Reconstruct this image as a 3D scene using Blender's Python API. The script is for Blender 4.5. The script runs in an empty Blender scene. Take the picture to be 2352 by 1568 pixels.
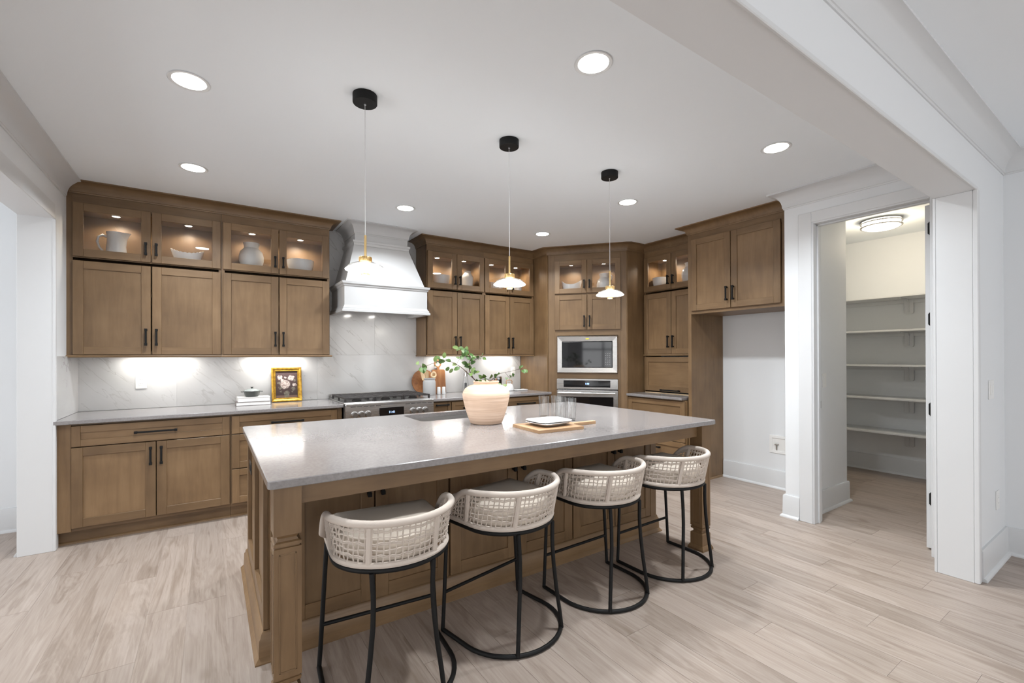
import bpy, math, random
from mathutils import Vector, Matrix
random.seed(7)
S = bpy.context.scene
COL = S.collection
PI = math.pi
R = math.radians

# ------------------------------------------------------------------ camera
CAM_Z = 1.3634
yaw, pit, rol = R(33.7613), R(0.1473), R(-0.1848)
F = Vector((math.sin(yaw)*math.cos(pit), math.cos(yaw)*math.cos(pit), math.sin(pit)))
Rv = Vector((math.cos(yaw), -math.sin(yaw), 0))
U = Rv.cross(F)
R2 = Rv*math.cos(rol) + U*math.sin(rol)
U2 = U*math.cos(rol) - Rv*math.sin(rol)
cam = bpy.data.cameras.new('camera')
cam.sensor_width = 36
cam.lens = 1034.889/2352*36
cam.shift_y = (815.655-784)/2352
cam.clip_start = 0.05
cam_o = bpy.data.objects.new('camera', cam)
COL.objects.link(cam_o)
cam_o.matrix_world = Matrix(((R2.x, U2.x, -F.x, 0), (R2.y, U2.y, -F.y, 0), (R2.z, U2.z, -F.z, CAM_Z), (0, 0, 0, 1)))
S.camera = cam_o

# ------------------------------------------------------------------ view, world, daylight
S.view_settings.view_transform = 'Standard'
S.view_settings.look = 'None'
S.view_settings.gamma = 1
S.view_settings.use_curve_mapping = False
S.view_settings.exposure = 0.23
S.cycles.max_bounces = 8
S.cycles.diffuse_bounces = 5
S.cycles.use_adaptive_sampling = True
S.cycles.adaptive_threshold = 0.08
S.cycles.glossy_bounces = 4
S.cycles.transmission_bounces = 10
S.cycles.transparent_max_bounces = 16
S.cycles.caustics_reflective = False
S.cycles.caustics_refractive = False
S.cycles.sample_clamp_indirect = 6
S.cycles.use_denoising = True

w = bpy.data.worlds.new('sky')
S.world = w
w.use_nodes = True
bg = w.node_tree.nodes['Background']
bg.inputs[0].default_value = (0.975, 0.985, 1.0, 1)
SKY = 3.0
bg.inputs[1].default_value = SKY

def portal(name, loc, rot, sx, sy):                # a window that lets the sky in
    L = bpy.data.lights.new(name, 'AREA')
    L.shape = 'RECTANGLE'; L.size = sx; L.size_y = sy
    L.cycles.is_portal = True
    o = bpy.data.objects.new(name, L); COL.objects.link(o)
    o.location = loc; o.rotation_euler = rot

def lamp(name, kind, loc, power, color=(1, .93, .84), rot=(0, 0, 0), size=.1, size_y=None, spot=None, blend=.6, shape='DISK', spread=None):
    L = bpy.data.lights.new(name, kind)
    L.energy = power; L.color = color
    if kind == 'AREA':
        L.shape = 'RECTANGLE' if size_y else shape
        L.size = size
        if size_y: L.size_y = size_y
        if spread: L.spread = R(spread)
    elif kind == 'SPOT':
        L.spot_size = R(spot); L.spot_blend = blend; L.shadow_soft_size = size
    else:
        L.shadow_soft_size = size
    o = bpy.data.objects.new(name, L); COL.objects.link(o)
    o.location = loc; o.rotation_euler = rot
    return o

# key levels of the room (metres)
XL, XW, YB, CEIL = -0.93, 4.843, 5.14, 2.736
YU, YF, CT = 4.797, 4.44, 0.914            # wall cabinet face, counter front, counter top
XS, YS, YJ = 4.058, 1.8945, 1.682          # pantry wall face, its end at the fridge, its door jamb
XPO, YP1, YP2, ZB = 3.803, 0.885, 0.697, 2.35  # cased opening post and beam
XIN = 4.548                                # living room right wall
ZCB = 2.65                                 # underside of cabinet crown

# ------------------------------------------------------------------ materials
MATS = {}
def nodes(name):
    m = bpy.data.materials.new(name); m.use_nodes = True
    nt = m.node_tree
    b = nt.nodes['Principled BSDF']
    MATS[name] = m
    return m, nt, b
def N(nt, t, **k):
    n = nt.nodes.new(t)
    for a, v in k.items(): setattr(n, a, v)
    return n
def plain(name, col, rough=.5, metal=0., spec=.5, emit=None, es=0., bump=0., bscale=60., coat=0.):
    m, nt, b = nodes(name)
    b.inputs['Base Color'].default_value = (*col, 1)
    b.inputs['Roughness'].default_value = rough
    b.inputs['Metallic'].default_value = metal
    b.inputs['Specular IOR Level'].default_value = spec
    if coat: b.inputs['Coat Weight'].default_value = coat
    if emit:
        b.inputs['Emission Color'].default_value = (*emit, 1)
        b.inputs['Emission Strength'].default_value = es
    if bump:
        tc = N(nt, 'ShaderNodeTexCoord'); no = N(nt, 'ShaderNodeTexNoise')
        no.inputs['Scale'].default_value = bscale; no.inputs['Detail'].default_value = 4
        bp = N(nt, 'ShaderNodeBump'); bp.inputs['Strength'].default_value = bump; bp.inputs['Distance'].default_value = .002
        nt.links.new(tc.outputs['Object'], no.inputs['Vector']); nt.links.new(no.outputs['Fac'], bp.inputs['Height'])
        nt.links.new(bp.outputs['Normal'], b.inputs['Normal'])
    return m
def ramp(nt, stops):
    r = N(nt, 'ShaderNodeValToRGB'); el = r.color_ramp.elements
    while len(el) < len(stops): el.new(.5)
    for e, (p, c) in zip(el, stops): e.position = p; e.color = (*c, 1)
    return r
def rand_coords(nt, scale, world=False, mul=13.):
    """object coordinates, scaled, shifted by a random amount for each object"""
    L = nt.links.new
    if world: src = N(nt, 'ShaderNodeNewGeometry').outputs['Position']
    else: src = N(nt, 'ShaderNodeTexCoord').outputs['Object']
    oi = N(nt, 'ShaderNodeObjectInfo')
    m1 = N(nt, 'ShaderNodeMath', operation='MULTIPLY'); m1.inputs[1].default_value = mul
    L(oi.outputs['Random'], m1.inputs[0])
    ad = N(nt, 'ShaderNodeVectorMath', operation='ADD')
    L(src, ad.inputs[0]); L(m1.outputs[0], ad.inputs[1])
    mp = N(nt, 'ShaderNodeMapping'); mp.inputs['Scale'].default_value = scale
    L(ad.outputs[0], mp.inputs[0])
    return mp.outputs[0], oi.outputs['Random']
def wood(name, c1, c2, c3, grain, rough=.42, bl=.35, world=False, bstr=.12, dist=.6):
    """grain: scale vector, small along the grain"""
    m, nt, b = nodes(name); L = nt.links.new
    v, rnd = rand_coords(nt, grain, world)
    n1 = N(nt, 'ShaderNodeTexNoise'); n1.inputs['Scale'].default_value = 1.; n1.inputs['Detail'].default_value = 7
    n1.inputs['Roughness'].default_value = .62; n1.inputs['Distortion'].default_value = dist
    L(v, n1.inputs['Vector'])
    v2, _ = rand_coords(nt, (3.2, 3.2, 3.2), world)
    n2 = N(nt, 'ShaderNodeTexNoise'); n2.inputs['Scale'].default_value = 1.; n2.inputs['Detail'].default_value = 3
    L(v2, n2.inputs['Vector'])
    mx = N(nt, 'ShaderNodeMix'); mx.inputs[0].default_value = bl
    L(n1.outputs['Fac'], mx.inputs[2]); L(n2.outputs['Fac'], mx.inputs[3])
    r = ramp(nt, [(.30, c1), (.5, c2), (.70, c3)])
    L(mx.outputs[0], r.inputs[0])
    hs = N(nt, 'ShaderNodeHueSaturation')
    mr = N(nt, 'ShaderNodeMapRange'); mr.inputs['To Min'].default_value = .88; mr.inputs['To Max'].default_value = 1.12
    L(rnd, mr.inputs['Value']); L(mr.outputs[0], hs.inputs['Value']); L(r.outputs[0], hs.inputs['Color'])
    L(hs.outputs[0], b.inputs['Base Color'])
    b.inputs['Roughness'].default_value = rough
    bp = N(nt, 'ShaderNodeBump'); bp.inputs['Strength'].default_value = bstr; bp.inputs['Distance'].default_value = .001
    L(n1.outputs['Fac'], bp.inputs['Height']); L(bp.outputs['Normal'], b.inputs['Normal'])
    return m
def plank_wood():
    m, nt, b = nodes('oak_plank'); L = nt.links.new
    def noise(scale, det, dis, rough=.6):
        v, rnd = rand_coords(nt, scale, True, 31.)
        n = N(nt, 'ShaderNodeTexNoise'); n.inputs['Scale'].default_value = 1.; n.inputs['Detail'].default_value = det
        n.inputs['Distortion'].default_value = dis; n.inputs['Roughness'].default_value = rough
        L(v, n.inputs['Vector']); return n.outputs['Fac'], rnd
    broad, rnd = noise((5.0, .60, 5.0), 5, 1.9)
    fine, _ = noise((90, 3.0, 90), 5, .4)
    knot, _ = noise((6.5, 1.6, 6.5), 2, .8, .5)
    w_ = N(nt, 'ShaderNodeMath', operation='MULTIPLY'); w_.inputs[1].default_value = 9.; L(broad, w_.inputs[0])
    sn = N(nt, 'ShaderNodeMath', operation='SINE'); w2 = N(nt, 'ShaderNodeMath', operation='MULTIPLY'); w2.inputs[1].default_value = 4.6
    L(w_.outputs[0], w2.inputs[0]); L(w2.outputs[0], sn.inputs[0])                     # cathedral rings
    mr = N(nt, 'ShaderNodeMapRange'); mr.inputs['From Min'].default_value = -1; mr.inputs['To Min'].default_value = .38; mr.inputs['To Max'].default_value = .62; L(sn.outputs[0], mr.inputs['Value'])
    m1 = N(nt, 'ShaderNodeMix'); m1.inputs[0].default_value = .45; L(broad, m1.inputs[2]); L(fine, m1.inputs[3])
    m2 = N(nt, 'ShaderNodeMix'); m2.inputs[0].default_value = .33; L(m1.outputs[0], m2.inputs[2]); L(mr.outputs[0], m2.inputs[3])
    r = ramp(nt, [(.33, (.225, .172, .135)), (.48, (.350, .285, .240)), (.64, (.44, .372, .325))]); L(m2.outputs[0], r.inputs[0])
    kr = N(nt, 'ShaderNodeMapRange', interpolation_type='SMOOTHSTEP'); kr.inputs['From Min'].default_value = .62; kr.inputs['From Max'].default_value = .74; kr.inputs['To Max'].default_value = .55
    L(knot, kr.inputs['Value'])
    mx = N(nt, 'ShaderNodeMix', data_type='RGBA'); L(kr.outputs[0], mx.inputs[0]); L(r.outputs[0], mx.inputs[6]); mx.inputs[7].default_value = (.20, .148, .11, 1)
    hs = N(nt, 'ShaderNodeHueSaturation'); mv = N(nt, 'ShaderNodeMapRange'); mv.inputs['To Min'].default_value = .93; mv.inputs['To Max'].default_value = 1.07
    L(rnd, mv.inputs['Value']); L(mv.outputs[0], hs.inputs['Value']); L(mx.outputs[2], hs.inputs['Color']); L(hs.outputs[0], b.inputs['Base Color'])
    b.inputs['Roughness'].default_value = .40
    bp = N(nt, 'ShaderNodeBump'); bp.inputs['Strength'].default_value = .08; bp.inputs['Distance'].default_value = .001
    L(fine, bp.inputs['Height']); L(bp.outputs['Normal'], b.inputs['Normal'])
WC = ((.128, .074, .034), (.182, .109, .052), (.232, .145, .073))
wood('wood_v', *WC, (24, 24, 2.4), bl=.55)
wood('wood_h', *WC, (2.4, 24, 24), bl=.55)
wood('wood_d', *WC, (24, 2.4, 24), bl=.55)
wood('board_wood', (.25, .14, .07), (.39, .24, .13), (.52, .35, .21), (3, 30, 30), .5)
wood('acacia', (.17, .065, .022), (.30, .125, .045), (.43, .21, .09), (26, 26, 3), .45)
wood('spoon_wood', (.55, .38, .21), (.68, .50, .30), (.78, .62, .42), (20, 20, 3), .55)
wood('handle_wood', (.32, .16, .07), (.42, .22, .10), (.5, .28, .14), (20, 20, 20), .5)
plank_wood()
plain('plank_joint', (.36, .30, .26), .7)
plain('wall_paint', (.76, .778, .795), .62, bump=.04, bscale=220)
plain('trim_paint', (.67, .68, .69), .38)
plain('ceiling_paint', (.86, .90, .935), .85, bump=.03, bscale=220)
plain('hood_paint', (.52, .52, .52), .42)
plain('black_metal', (.006, .006, .006), .55, 0., .25)
plain('black_plastic', (.01, .01, .01), .35)
plain('cast_iron', (.030, .026, .025), .5, .3, bump=.1, bscale=300)
plain('black_glass', (.006, .006, .007), .05, 0, .6)
plain('chrome', (.75, .75, .76), .15, 1)
plain('nickel', (.45, .43, .40), .3, 1)
plain('brass', (.78, .55, .25), .28, 1)
plain('steel_dark', (.32, .31, .30), .35, 1)
plain('rope', (.57, .50, .44), .85, bump=.35, bscale=260)
plain('linen', (.62, .55, .47), .9, bump=.35, bscale=420)
plain('porcelain', (.70, .70, .695), .18)
plain('porcelain_matte', (.62, .61, .59), .6, bump=.12, bscale=40)
plain('white_plastic', (.82, .82, .81), .35)
plain('paper', (.82, .81, .79), .8)
plain('cover_white', (.78, .77, .75), .55)
plain('cover_grey', (.20, .17, .16), .6)
plain('stone_grey', (.42, .42, .42), .75, bump=.35, bscale=45)
plain('enamel_grey', (.055, .06, .055), .3)
plain('lid_glass', (.30, .33, .32), .08, 0, .8)
plain('cord', (.62, .62, .62), .5)
plain('soil_dark', (.02, .015, .01), .9)
plain('sticker', (.85, .75, .02), .5)
plain('rubber', (.02, .02, .02), .8)
plain('twig', (.055, .030, .018), .8)
plain('bulb', (1, 1, 1), .5, emit=(1, .95, .88), es=30)
plain('puck_face', (1, 1, 1), .5, emit=(1, .90, .76), es=28)
plain('strip_face', (1, 1, 1), .5, emit=(1, .97, .92), es=20)
plain('glow_acrylic', (1, 1, 1), .5, emit=(1, .96, .90), es=7)
plain('pantry_diffuser', (1, 1, 1), .5, emit=(1, .93, .82), es=9)
plain('digits', (.1, .2, .5), .5, emit=(.35, .55, 1), es=3)
plain('display_glow', (.05, .1, .2), .2, emit=(.10, .25, .55), es=.6)
plain('grey_print', (.35, .35, .35), .5)

def steel(name, col=(.50, .49, .48), rough=.27, sc=(2, 2, 160)):
    m, nt, b = nodes(name); L = nt.links.new
    b.inputs['Base Color'].default_value = (*col, 1); b.inputs['Metallic'].default_value = 1
    v, _ = rand_coords(nt, sc)
    no = N(nt, 'ShaderNodeTexNoise'); no.inputs['Scale'].default_value = 1; no.inputs['Detail'].default_value = 3
    L(v, no.inputs['Vector'])
    mr = N(nt, 'ShaderNodeMapRange'); mr.inputs['To Min'].default_value = rough-.06; mr.inputs['To Max'].default_value = rough+.1
    L(no.outputs['Fac'], mr.inputs['Value']); L(mr.outputs[0], b.inputs['Roughness'])
steel('steel')
steel('sink_steel', (.55, .54, .53), .32, (90, 2, 2))

def glass(name, tint=(1, 1, 1), rough=0., thin=True):
    """thin panes: mostly clear, with a fresnel mirror"""
    m = bpy.data.materials.new(name); m.use_nodes = True; MATS[name] = m
    nt = m.node_tree; L = nt.links.new
    nt.nodes.remove(nt.nodes['Principled BSDF'])
    out = nt.nodes['Material Output']
    if thin:
        tr = N(nt, 'ShaderNodeBsdfTransparent'); tr.inputs[0].default_value = (*tint, 1)
        gl = N(nt, 'ShaderNodeBsdfGlossy'); gl.inputs['Roughness'].default_value = .01
        lw = N(nt, 'ShaderNodeLayerWeight'); lw.inputs['Blend'].default_value = .5
        pw = N(nt, 'ShaderNodeMath', operation='POWER'); pw.inputs[1].default_value = 3.; L(lw.outputs['Facing'], pw.inputs[0])
        fr = N(nt, 'ShaderNodeMapRange'); fr.inputs['To Min'].default_value = .05; L(pw.outputs[0], fr.inputs['Value'])
        mx = N(nt, 'ShaderNodeMixShader')
        L(fr.outputs[0], mx.inputs[0]); L(tr.outputs[0], mx.inputs[1]); L(gl.outputs[0], mx.inputs[2]); L(mx.outputs[0], out.inputs[0])
    else:
        g = N(nt, 'ShaderNodeBsdfGlass'); g.inputs['Roughness'].default_value = rough; g.inputs['IOR'].default_value = 1.45
        g.inputs['Color'].default_value = (*tint, 1); L(g.outputs[0], out.inputs[0])
glass('pane_glass', (.97, .97, .97))
glass('tumbler_glass', (.985, .99, .99))
glass('pendant_glass', (.90, .90, .90))

def quartz():
    m, nt, b = nodes('quartz'); L = nt.links.new
    v, _ = rand_coords(nt, (1, 1, 1))
    n1 = N(nt, 'ShaderNodeTexNoise'); n1.inputs['Scale'].default_value = 90; n1.inputs['Detail'].default_value = 6
    n2 = N(nt, 'ShaderNodeTexNoise'); n2.inputs['Scale'].default_value = 2.2; n2.inputs['Detail'].default_value = 6; n2.inputs['Distortion'].default_value = 1.5
    L(v, n1.inputs['Vector']); L(v, n2.inputs['Vector'])
    mx = N(nt, 'ShaderNodeMix'); mx.inputs[0].default_value = .35
    L(n1.outputs['Fac'], mx.inputs[2]); L(n2.outputs['Fac'], mx.inputs[3])
    r = ramp(nt, [(.30, (.200, .186, .184)), (.5, (.245, .230, .228)), (.70, (.285, .270, .267))])
    L(mx.outputs[0], r.inputs[0]); L(r.outputs[0], b.inputs['Base Color'])
    b.inputs['Roughness'].default_value = .15
    b.inputs['Specular IOR Level'].default_value = .6
quartz()

def marble():
    m, nt, b = nodes('marble'); L = nt.links.new
    src, rnd = rand_coords(nt, (1, 1, 1), mul=7.)
    mp = N(nt, 'ShaderNodeMapping'); mp0 = N(nt, 'ShaderNodeMapping'); mp0.inputs['Rotation'].default_value = (0, R(-48), 0); L(src, mp0.inputs[0])
    mp.inputs['Scale'].default_value = (.42, 1, 2.3)
    L(mp0.outputs[0], mp.inputs[0])
    def vein(scale, lo, seed):
        n = N(nt, 'ShaderNodeTexNoise'); n.inputs['Scale'].default_value = scale; n.inputs['Detail'].default_value = 5
        n.inputs['Roughness'].default_value = .5; n.inputs['Distortion'].default_value = .25
        ad = N(nt, 'ShaderNodeVectorMath', operation='ADD'); ad.inputs[1].default_value = (seed, seed*1.7, seed*.6)
        L(mp.outputs[0], ad.inputs[0]); L(ad.outputs[0], n.inputs['Vector'])
        s = N(nt, 'ShaderNodeMath', operation='SUBTRACT'); s.inputs[1].default_value = .5; L(n.outputs['Fac'], s.inputs[0])
        a = N(nt, 'ShaderNodeMath', operation='ABSOLUTE'); L(s.outputs[0], a.inputs[0])
        mr = N(nt, 'ShaderNodeMapRange', interpolation_type='SMOOTHSTEP')
        mr.inputs['From Max'].default_value = lo; mr.inputs['To Min'].default_value = 1; mr.inputs['To Max'].default_value = 0
        L(a.outputs[0], mr.inputs['Value'])
        return mr.outputs[0]
    v1 = vein(1.3, .0075, 3.1); v2 = vein(2.6, .006, 9.4)
    pn = N(nt, 'ShaderNodeTexNoise'); pn.inputs['Scale'].default_value = 2.0; L(src, pn.inputs['Vector'])
    pm = N(nt, 'ShaderNodeMapRange'); pm.inputs['From Min'].default_value = .42; pm.inputs['From Max'].default_value = .68
    L(pn.outputs['Fac'], pm.inputs['Value'])
    ad = N(nt, 'ShaderNodeMath', operation='MAXIMUM'); L(v1, ad.inputs[0]); L(v2, ad.inputs[1])
    mu = N(nt, 'ShaderNodeMath', operation='MULTIPLY'); L(ad.outputs[0], mu.inputs[0]); L(pm.outputs[0], mu.inputs[1])
    m2 = N(nt, 'ShaderNodeMath', operation='MULTIPLY'); m2.inputs[1].default_value = .72; L(mu.outputs[0], m2.inputs[0])
    cl = N(nt, 'ShaderNodeTexNoise'); cl.inputs['Scale'].default_value = 1.6; cl.inputs['Detail'].default_value = 5; L(mp.outputs[0], cl.inputs['Vector'])
    r = ramp(nt, [(.3, (.56, .557, .553)), (.65, (.63, .63, .627))]); L(cl.outputs['Fac'], r.inputs[0])
    mx = N(nt, 'ShaderNodeMix', data_type='RGBA'); L(m2.outputs[0], mx.inputs[0]); L(r.outputs[0], mx.inputs[6]); mx.inputs[7].default_value = (.33, .315, .30, 1)
    L(mx.outputs[2], b.inputs['Base Color'])
    b.inputs['Roughness'].default_value = .10
marble()

def terracotta():
    m, nt, b = nodes('pale_clay'); L = nt.links.new
    tc = N(nt, 'ShaderNodeTexCoord'); mp = N(nt, 'ShaderNodeMapping'); mp.inputs['Scale'].default_value = (3, 3, 75)
    L(tc.outputs['Object'], mp.inputs[0])
    n = N(nt, 'ShaderNodeTexNoise'); n.inputs['Scale'].default_value = 1; n.inputs['Detail'].default_value = 4; L(mp.outputs[0], n.inputs['Vector'])
    r = ramp(nt, [(.3, (.60, .42, .30)), (.55, (.72, .53, .40)), (.75, (.80, .64, .52))]); L(n.outputs['Fac'], r.inputs[0])
    L(r.outputs[0], b.inputs['Base Color']); b.inputs['Roughness'].default_value = .85
    bp = N(nt, 'ShaderNodeBump'); bp.inputs['Strength'].default_value = .55; bp.inputs['Distance'].default_value = .004
    L(n.outputs['Fac'], bp.inputs['Height']); L(bp.outputs['Normal'], b.inputs['Normal'])
terracotta()

def leaf_mat():
    m, nt, b = nodes('leaf'); L = nt.links.new
    oi = N(nt, 'ShaderNodeObjectInfo')
    r = ramp(nt, [(0, (.045, .115, .020)), (.5, (.075, .150, .035)), (1, (.16, .24, .07))])
    L(oi.outputs['Random'], r.inputs[0]); L(r.outputs[0], b.inputs['Base Color']); b.inputs['Roughness'].default_value = .45
    b.inputs['Transmission Weight'].default_value = 0
leaf_mat()

def gold():
    m, nt, b = nodes('gilt'); L = nt.links.new
    v, _ = rand_coords(nt, (30, 30, 30))
    n = N(nt, 'ShaderNodeTexNoise'); n.inputs['Scale'].default_value = 1; n.inputs['Detail'].default_value = 5; L(v, n.inputs['Vector'])
    r = ramp(nt, [(.3, (.33, .17, .02)), (.55, (.62, .36, .05)), (.75, (.80, .52, .12))]); L(n.outputs['Fac'], r.inputs[0])
    L(r.outputs[0], b.inputs['Base Color']); b.inputs['Roughness'].default_value = .33; b.inputs['Metallic'].default_value = .75
gold()

# ------------------------------------------------------------------ mesh builder
class MB:
    def __init__(s): s.v = []; s.f = []; s.m = []; s.mi = 0; s.sm = []
    def add(s, vs, fs, smooth=False):
        o = len(s.v); s.v += [tuple(p) for p in vs]
        for f in fs: s.f.append(tuple(i+o for i in f)); s.m.append(s.mi); s.sm.append(smooth)
        return s
    def mat(s, i): s.mi = i; return s
    def box(s, x0, y0, z0, x1, y1, z1, c=0.):
        if x1 < x0: x0, x1 = x1, x0
        if y1 < y0: y0, y1 = y1, y0
        if z1 < z0: z0, z1 = z1, z0
        c = min(c, (x1-x0)*.45, (y1-y0)*.45, (z1-z0)*.45)
        if c <= 0:
            vs = [(x0,y0,z0),(x1,y0,z0),(x1,y1,z0),(x0,y1,z0),(x0,y0,z1),(x1,y0,z1),(x1,y1,z1),(x0,y1,z1)]
            return s.add(vs, [(3,2,1,0),(4,5,6,7),(0,1,5,4),(1,2,6,5),(2,3,7,6),(3,0,4,7)])
        X = (x0, x1); Y = (y0, y1); Z = (z0, z1); vs = []; idx = {}
        for i in (0,1):
            for j in (0,1):
                for k in (0,1):
                    sx, sy, sz = (c if i == 0 else -c), (c if j == 0 else -c), (c if k == 0 else -c)
                    for a, p in enumerate(((X[i], Y[j]+sy, Z[k]+sz), (X[i]+sx, Y[j], Z[k]+sz), (X[i]+sx, Y[j]+sy, Z[k]))):
                        idx[i,j,k,a] = len(vs); vs.append(p)
        q = lambda *t: tuple(idx[a] for a in t)
        fs = []
        for i in (0,1):
            f = q((i,0,0,0),(i,1,0,0),(i,1,1,0),(i,0,1,0)); fs.append(f if i else f[::-1])
            f = q((0,i,0,1),(0,i,1,1),(1,i,1,1),(1,i,0,1)); fs.append(f if i else f[::-1])
            f = q((0,0,i,2),(1,0,i,2),(1,1,i,2),(0,1,i,2)); fs.append(f if i else f[::-1])
        for j in (0,1):
            for k in (0,1):
                f = q((0,j,k,1),(1,j,k,1),(1,j,k,2),(0,j,k,2)); fs.append(f if (j ^ k) else f[::-1])
                f = q((j,0,k,0),(j,1,k,0),(j,1,k,2),(j,0,k,2)); fs.append(f[::-1] if (j ^ k) else f)
                f = q((j,k,0,0),(j,k,1,0),(j,k,1,1),(j,k,0,1)); fs.append(f if (j ^ k) else f[::-1])
                for i in (0,1):
                    pass
        for i in (0,1):
            for j in (0,1):
                for k in (0,1):
                    f = q((i,j,k,0),(i,j,k,1),(i,j,k,2)); fs.append(f if (i+j+k) % 2 else f[::-1])
        return s.add(vs, fs)
    def lathe(s, prof, n=24, cx=0, cy=0, cap=True, close=False, sx=1., sy=1.):
        vs = []; fs = []; k = len(prof)
        for i in range(n):
            a = 2*PI*i/n
            for r, z in prof: vs.append((cx+r*math.cos(a)*sx, cy+r*math.sin(a)*sy, z))
        for i in range(n):
            j = (i+1) % n
            for t in range(k-1): fs.append((i*k+t, j*k+t, j*k+t+1, i*k+t+1))
            if close: fs.append((i*k+k-1, j*k+k-1, j*k, i*k))
        s.add(vs, fs, True)
        if cap and not close:
            o = len(s.v)-len(vs)
            for t, rev in ((0, True), (k-1, False)):
                if prof[t][0] > 1e-5:
                    f = [o+i*k+t for i in range(n)]
                    s.f.append(tuple(f[::-1] if rev else f)); s.m.append(s.mi); s.sm.append(False)
        return s
    def tube(s, path, r, n=8, closed=False, caps=True, flat=False, phase=0.):
        P = [Vector(p) for p in path]; m = len(P); vs = []; fs = []
        rr = r if isinstance(r, (list, tuple)) else [r]*m
        up = None
        for i in range(m):
            a = P[i-1] if (i > 0 or closed) else P[i]; b = P[(i+1) % m] if (i < m-1 or closed) else P[i]
            t = (b-a).normalized()
            if up is None: up = Vector((0,0,1)) if abs(t.z) < .9 else Vector((1,0,0))
            e1 = t.cross(up)
            if e1.length < 1e-4: e1 = t.cross(Vector((1,0,0)))
            e1.normalize(); e2 = e1.cross(t).normalized()
            up = e2
            for k in range(n):
                q = 2*PI*k/n + phase
                vs.append(P[i] + (e1*math.cos(q)+e2*math.sin(q))*rr[i])
        for i in range(m if closed else m-1):
            j = (i+1) % m
            for k in range(n):
                l = (k+1) % n
                fs.append((i*n+k, i*n+l, j*n+l, j*n+k))
        if caps and not closed:
            fs.append(tuple(range(n))[::-1]); fs.append(tuple((m-1)*n+k for k in range(n)))
        return s.add(vs, fs, not flat)
    def prism(s, poly, z0, z1):
        """poly: counterclockwise (x,y)"""
        n = len(poly)
        vs = [(x, y, z0) for x, y in poly]+[(x, y, z1) for x, y in poly]
        fs = [tuple(range(n))[::-1], tuple(range(n, 2*n))]+[(i, (i+1) % n, n+(i+1) % n, n+i) for i in range(n)]
        return s.add(vs, fs)
    def loft(s, rings, cap=True, smooth=False, closed_ring=True):
        n = len(rings[0]); vs = [p for r in rings for p in r]; fs = []
        for i in range(len(rings)-1):
            for k in range(n if closed_ring else n-1):
                l = (k+1) % n
                fs.append((i*n+k, i*n+l, (i+1)*n+l, (i+1)*n+k))
        if cap: fs.append(tuple(range(n))[::-1]); fs.append(tuple((len(rings)-1)*n+k for k in range(n)))
        return s.add(vs, fs, smooth)
    def squares(s, cx, cy, levels):
        return s.loft([[(cx-h, cy-h, z), (cx+h, cy-h, z), (cx+h, cy+h, z), (cx-h, cy+h, z)] for z, h in levels])
    def sweep(s, path, prof, side=1, closed=False):
        """prof: (out, z) pairs; path: xy points; out is to the left (side 1) or right (-1) of the path"""
        P = [Vector((p[0], p[1])) for p in path]; m = len(P); rings = []
        for i in range(m):
            d1 = (P[i]-P[i-1]).normalized() if (i > 0 or closed) else None
            d2 = (P[(i+1) % m]-P[i]).normalized() if (i < m-1 or closed) else None
            nn = [Vector((-d.y, d.x))*side for d in (d1, d2) if d is not None]
            if len(nn) == 2:
                b = nn[0]+nn[1]; b = b/(1+nn[0].dot(nn[1]))
            else: b = nn[0]
            rings.append([(P[i].x+b.x*o, P[i].y+b.y*o, z) for o, z in prof])
        if closed: rings.append(rings[0])
        return s.loft(rings, not closed, True)
    def mesh(s, name, mats):
        me = bpy.data.meshes.new(name)
        me.from_pydata(s.v, [], s.f)
        for mm in mats: me.materials.append(MATS[mm])
        me.polygons.foreach_set('material_index', s.m)
        me.polygons.foreach_set('use_smooth', s.sm)
        me.update()
        if any(s.sm): me.set_sharp_from_angle(angle=R(38))
        import bmesh
        bm = bmesh.new(); bm.from_mesh(me); bmesh.ops.recalc_face_normals(bm, faces=bm.faces); bm.to_mesh(me); bm.free()
        return me
    def build(s, name, mats, parent=None, loc=None, rz=None):
        if isinstance(mats, str): mats = [mats]
        return inst(name, s.mesh(name, mats), parent, loc, rz)
def inst(name, me, parent=None, loc=None, rz=None):
    o = bpy.data.objects.new(name, me); COL.objects.link(o)
    if parent: o.parent = parent
    if loc: o.location = loc
    if rz is not None: o.rotation_euler = (0, 0, rz) if not isinstance(rz, tuple) else rz
    return o
def tag(o, label, cat, group=None):
    o['label'] = label; o['category'] = cat
    if group: o['group'] = group
    return o
def thing(name, label, cat, loc=(0,0,0), rz=0., group=None):
    o = bpy.data.objects.new(name, None); COL.objects.link(o)
    o.location = loc; o.rotation_euler = (0, 0, rz); o.empty_display_size = .05
    return tag(o, label, cat, group)
def struct(name, mb, mats, parent=None):
    o = mb.build(name, mats, parent)
    if not parent: o['kind'] = 'structure'
    return o
def rrect(x0, y0, x1, y1, r, n=5):
    out = []
    for cx, cy, a0 in ((x1-r, y0+r, -90), (x1-r, y1-r, 0), (x0+r, y1-r, 90), (x0+r, y0+r, 180)):
        for i in range(n+1):
            a = R(a0+90*i/n); out.append((cx+r*math.cos(a), cy+r*math.sin(a)))
    return out
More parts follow.
